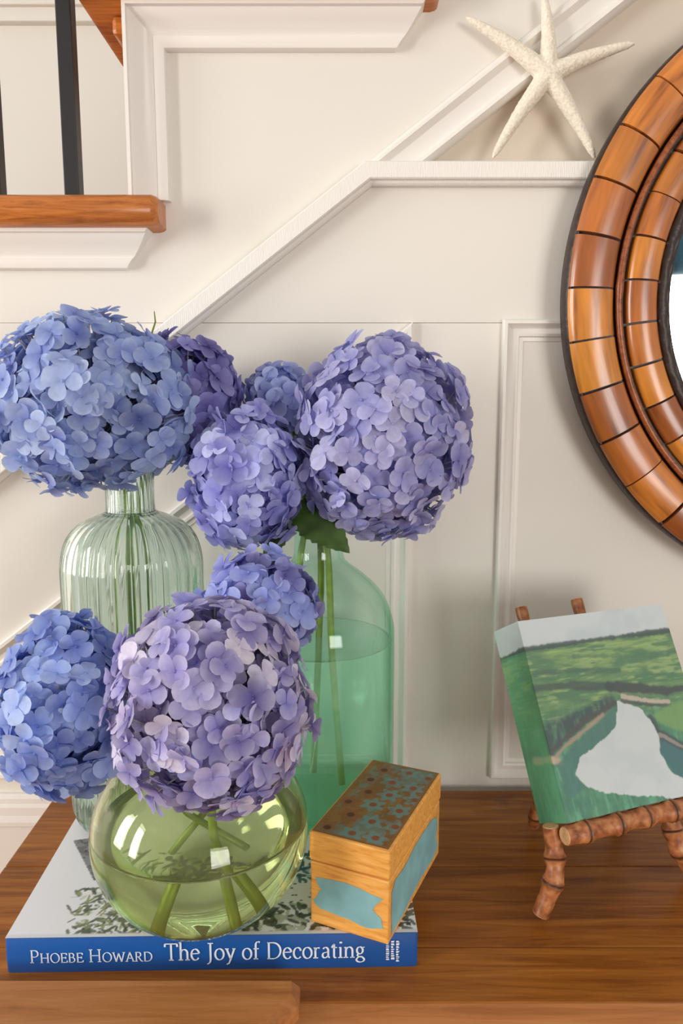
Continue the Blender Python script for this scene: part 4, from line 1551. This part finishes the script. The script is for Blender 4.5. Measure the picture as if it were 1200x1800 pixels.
# ribbed vase: wide blue head, darker violet head behind it
h = head(158, 708, -0.112)
hydrangea('wide pale blue hydrangea head in the ribbed vase', GA, h, (0.075, 0.056, 0.066), 240, 0.0128,
          [(84, 104, 182), (118, 142, 216), (136, 160, 228), (98, 118, 200), (158, 180, 238), (108, 128, 206)], (176, 196, 240),
          [h, h + Vector((0.010, 0.004, -0.045)), (RIB[0] - 0.003, RIB[1], 0.30), (RIB[0] - 0.001, RIB[1] - 0.004, 0.2), (RIB[0] + 0.004, RIB[1] - 0.008, 0.036)], 1, lump=0.12)
h = head(323, 697, -0.078)
hydrangea('dark violet blue hydrangea head behind the pale blue one in the ribbed vase', GA, h, (0.041, 0.036, 0.047), 110, 0.0130,
          [(74, 66, 148), (104, 96, 184), (92, 84, 168), (128, 124, 206), (84, 72, 150)], (150, 146, 220),
          [h, h + Vector((-0.012, -0.006, -0.04)), (RIB[0] + 0.006, RIB[1] + 0.003, 0.30), (RIB[0] + 0.006, RIB[1] + 0.004, 0.2), (RIB[0] - 0.008, RIB[1] + 0.006, 0.036)], 2)
sp = MB(); sp.tube([at_y(262, 606, -0.085), at_y(267, 585, -0.086), at_y(273, 566, -0.087), at_y(271, 547, -0.087)], [0.0009, 0.0008, 0.0007, 0.0004], 6)
v2 = [o for o in scene.objects if o.name.startswith('hydrangea') and o.parent is None and 'violet blue hydrangea head behind' in o.get('label', '')][0]
so_ = sp.build('bare_stalk', M['stem'], v2, smooth=True); so_.matrix_parent_inverse = Matrix.Translation(-v2.location)
# bottle vase
h = head(432, 842, -0.122)
hydrangea('periwinkle hydrangea head hanging over the left shoulder of the bottle vase', GBt, h, (0.041, 0.036, 0.050), 125, 0.0130,
          [(104, 100, 196), (132, 132, 220), (116, 114, 206), (156, 158, 236), (172, 176, 242)], (184, 188, 244),
          [h, h + Vector((0.024, 0.010, -0.012)), (BOT[0] - 0.010, BOT[1] - 0.004, 0.297), (BOT[0] - 0.016, BOT[1] - 0.006, 0.24), (BOT[0] - 0.022, BOT[1] - 0.006, 0.17), (BOT[0] - 0.030, BOT[1], 0.044)], 3,
          leaf=[(at_y(500, 900, -0.100), at_y(468, 985, -0.128), 0.011, 0.25, 0.1, (0.3, -1, 0.3))])
h = head(672, 774, -0.108)
hydrangea('huge round lavender blue hydrangea head over the bottle vase', GBt, h, (0.065, 0.058, 0.076), 235, 0.0134,
          [(122, 122, 196), (146, 148, 218), (132, 132, 206), (164, 164, 226), (152, 150, 212), (180, 180, 232)], (196, 196, 238),
          [h, h + Vector((-0.032, 0.006, -0.038)), (BOT[0] + 0.005, BOT[1] - 0.002, 0.297), (BOT[0] + 0.009, BOT[1] - 0.012, 0.24), (BOT[0] + 0.012, BOT[1] - 0.016, 0.16), (BOT[0] + 0.020, BOT[1] - 0.014, 0.05)], 4, lump=0.05,
          leaf=[(at_y(520, 884, -0.105), at_y(611, 964, -0.140), 0.0175, 0.15, 0.12, (0.15, -1, 0.35))])
h = head(492, 700, -0.066)
hydrangea('small blue hydrangea head half hidden between the bottle vase blooms', GBt, h, (0.025, 0.022, 0.025), 44, 0.0124,
          [(92, 96, 176), (124, 136, 214), (146, 160, 228)], (170, 182, 238),
          [h, h + Vector((0.016, -0.004, -0.04)), (BOT[0] - 0.002, BOT[1] + 0.008, 0.297), (BOT[0] + 0.002, BOT[1] + 0.004, 0.24), (BOT[0] + 0.0, BOT[1] + 0.006, 0.1765), (BOT[0] - 0.006, BOT[1] + 0.02, 0.044)], 5)
# globe vase
h = head(120, 1240, -0.25)
hydrangea('clear cornflower blue hydrangea head at the left side of the globe vase', GC, h, (0.0395, 0.042, 0.0535), 190, 0.0110,
          [(78, 104, 192), (104, 134, 218), (92, 118, 206), (128, 156, 232), (150, 176, 240)], (166, 188, 244),
          [h, h + Vector((0.040, 0.008, -0.010)), (GLO[0] - 0.022, GLO[1], 0.150), (GLO[0] - 0.012, GLO[1] + 0.004, 0.10), (GLO[0] + 0.03, GLO[1] + 0.01, 0.040)], 6)
h = head(372, 1240, -0.292)
hydrangea('mauve purple hydrangea head drooping over the front of the globe vase', GC, h, (0.0535, 0.050, 0.0590), 262, 0.0107,
          [(104, 94, 168), (136, 126, 200), (166, 158, 222), (122, 110, 184), (204, 194, 230), (140, 136, 214), (178, 160, 204)], (206, 200, 236),
          [h, h + Vector((0.0, 0.03, -0.012)), (GLO[0] + 0.012, GLO[1] - 0.012, 0.150), (GLO[0] + 0.012, GLO[1] - 0.022, 0.10), (GLO[0] + 0.022, GLO[1] - 0.020, 0.040)], 7, lump=0.1,
          leaf=[(at_y(478, 1120, -0.235), at_y(520, 1155, -0.25), 0.010, 0.2, 0.15, (0.2, -1, 0.4))])
h = head(456, 1070, -0.205)
hydrangea('violet blue hydrangea head at the back of the globe vase beside the bottle', GC, h, (0.0375, 0.034, 0.035), 115, 0.0112,
          [(92, 84, 164), (112, 116, 204), (132, 144, 224), (104, 96, 176), (148, 160, 234)], (170, 176, 236),
          [h, h + Vector((-0.016, -0.008, -0.035)), (GLO[0] + 0.018, GLO[1] + 0.012, 0.150), (GLO[0] + 0.004, GLO[1] + 0.010, 0.10), (GLO[0] - 0.022, GLO[1] + 0.004, 0.040)], 8)
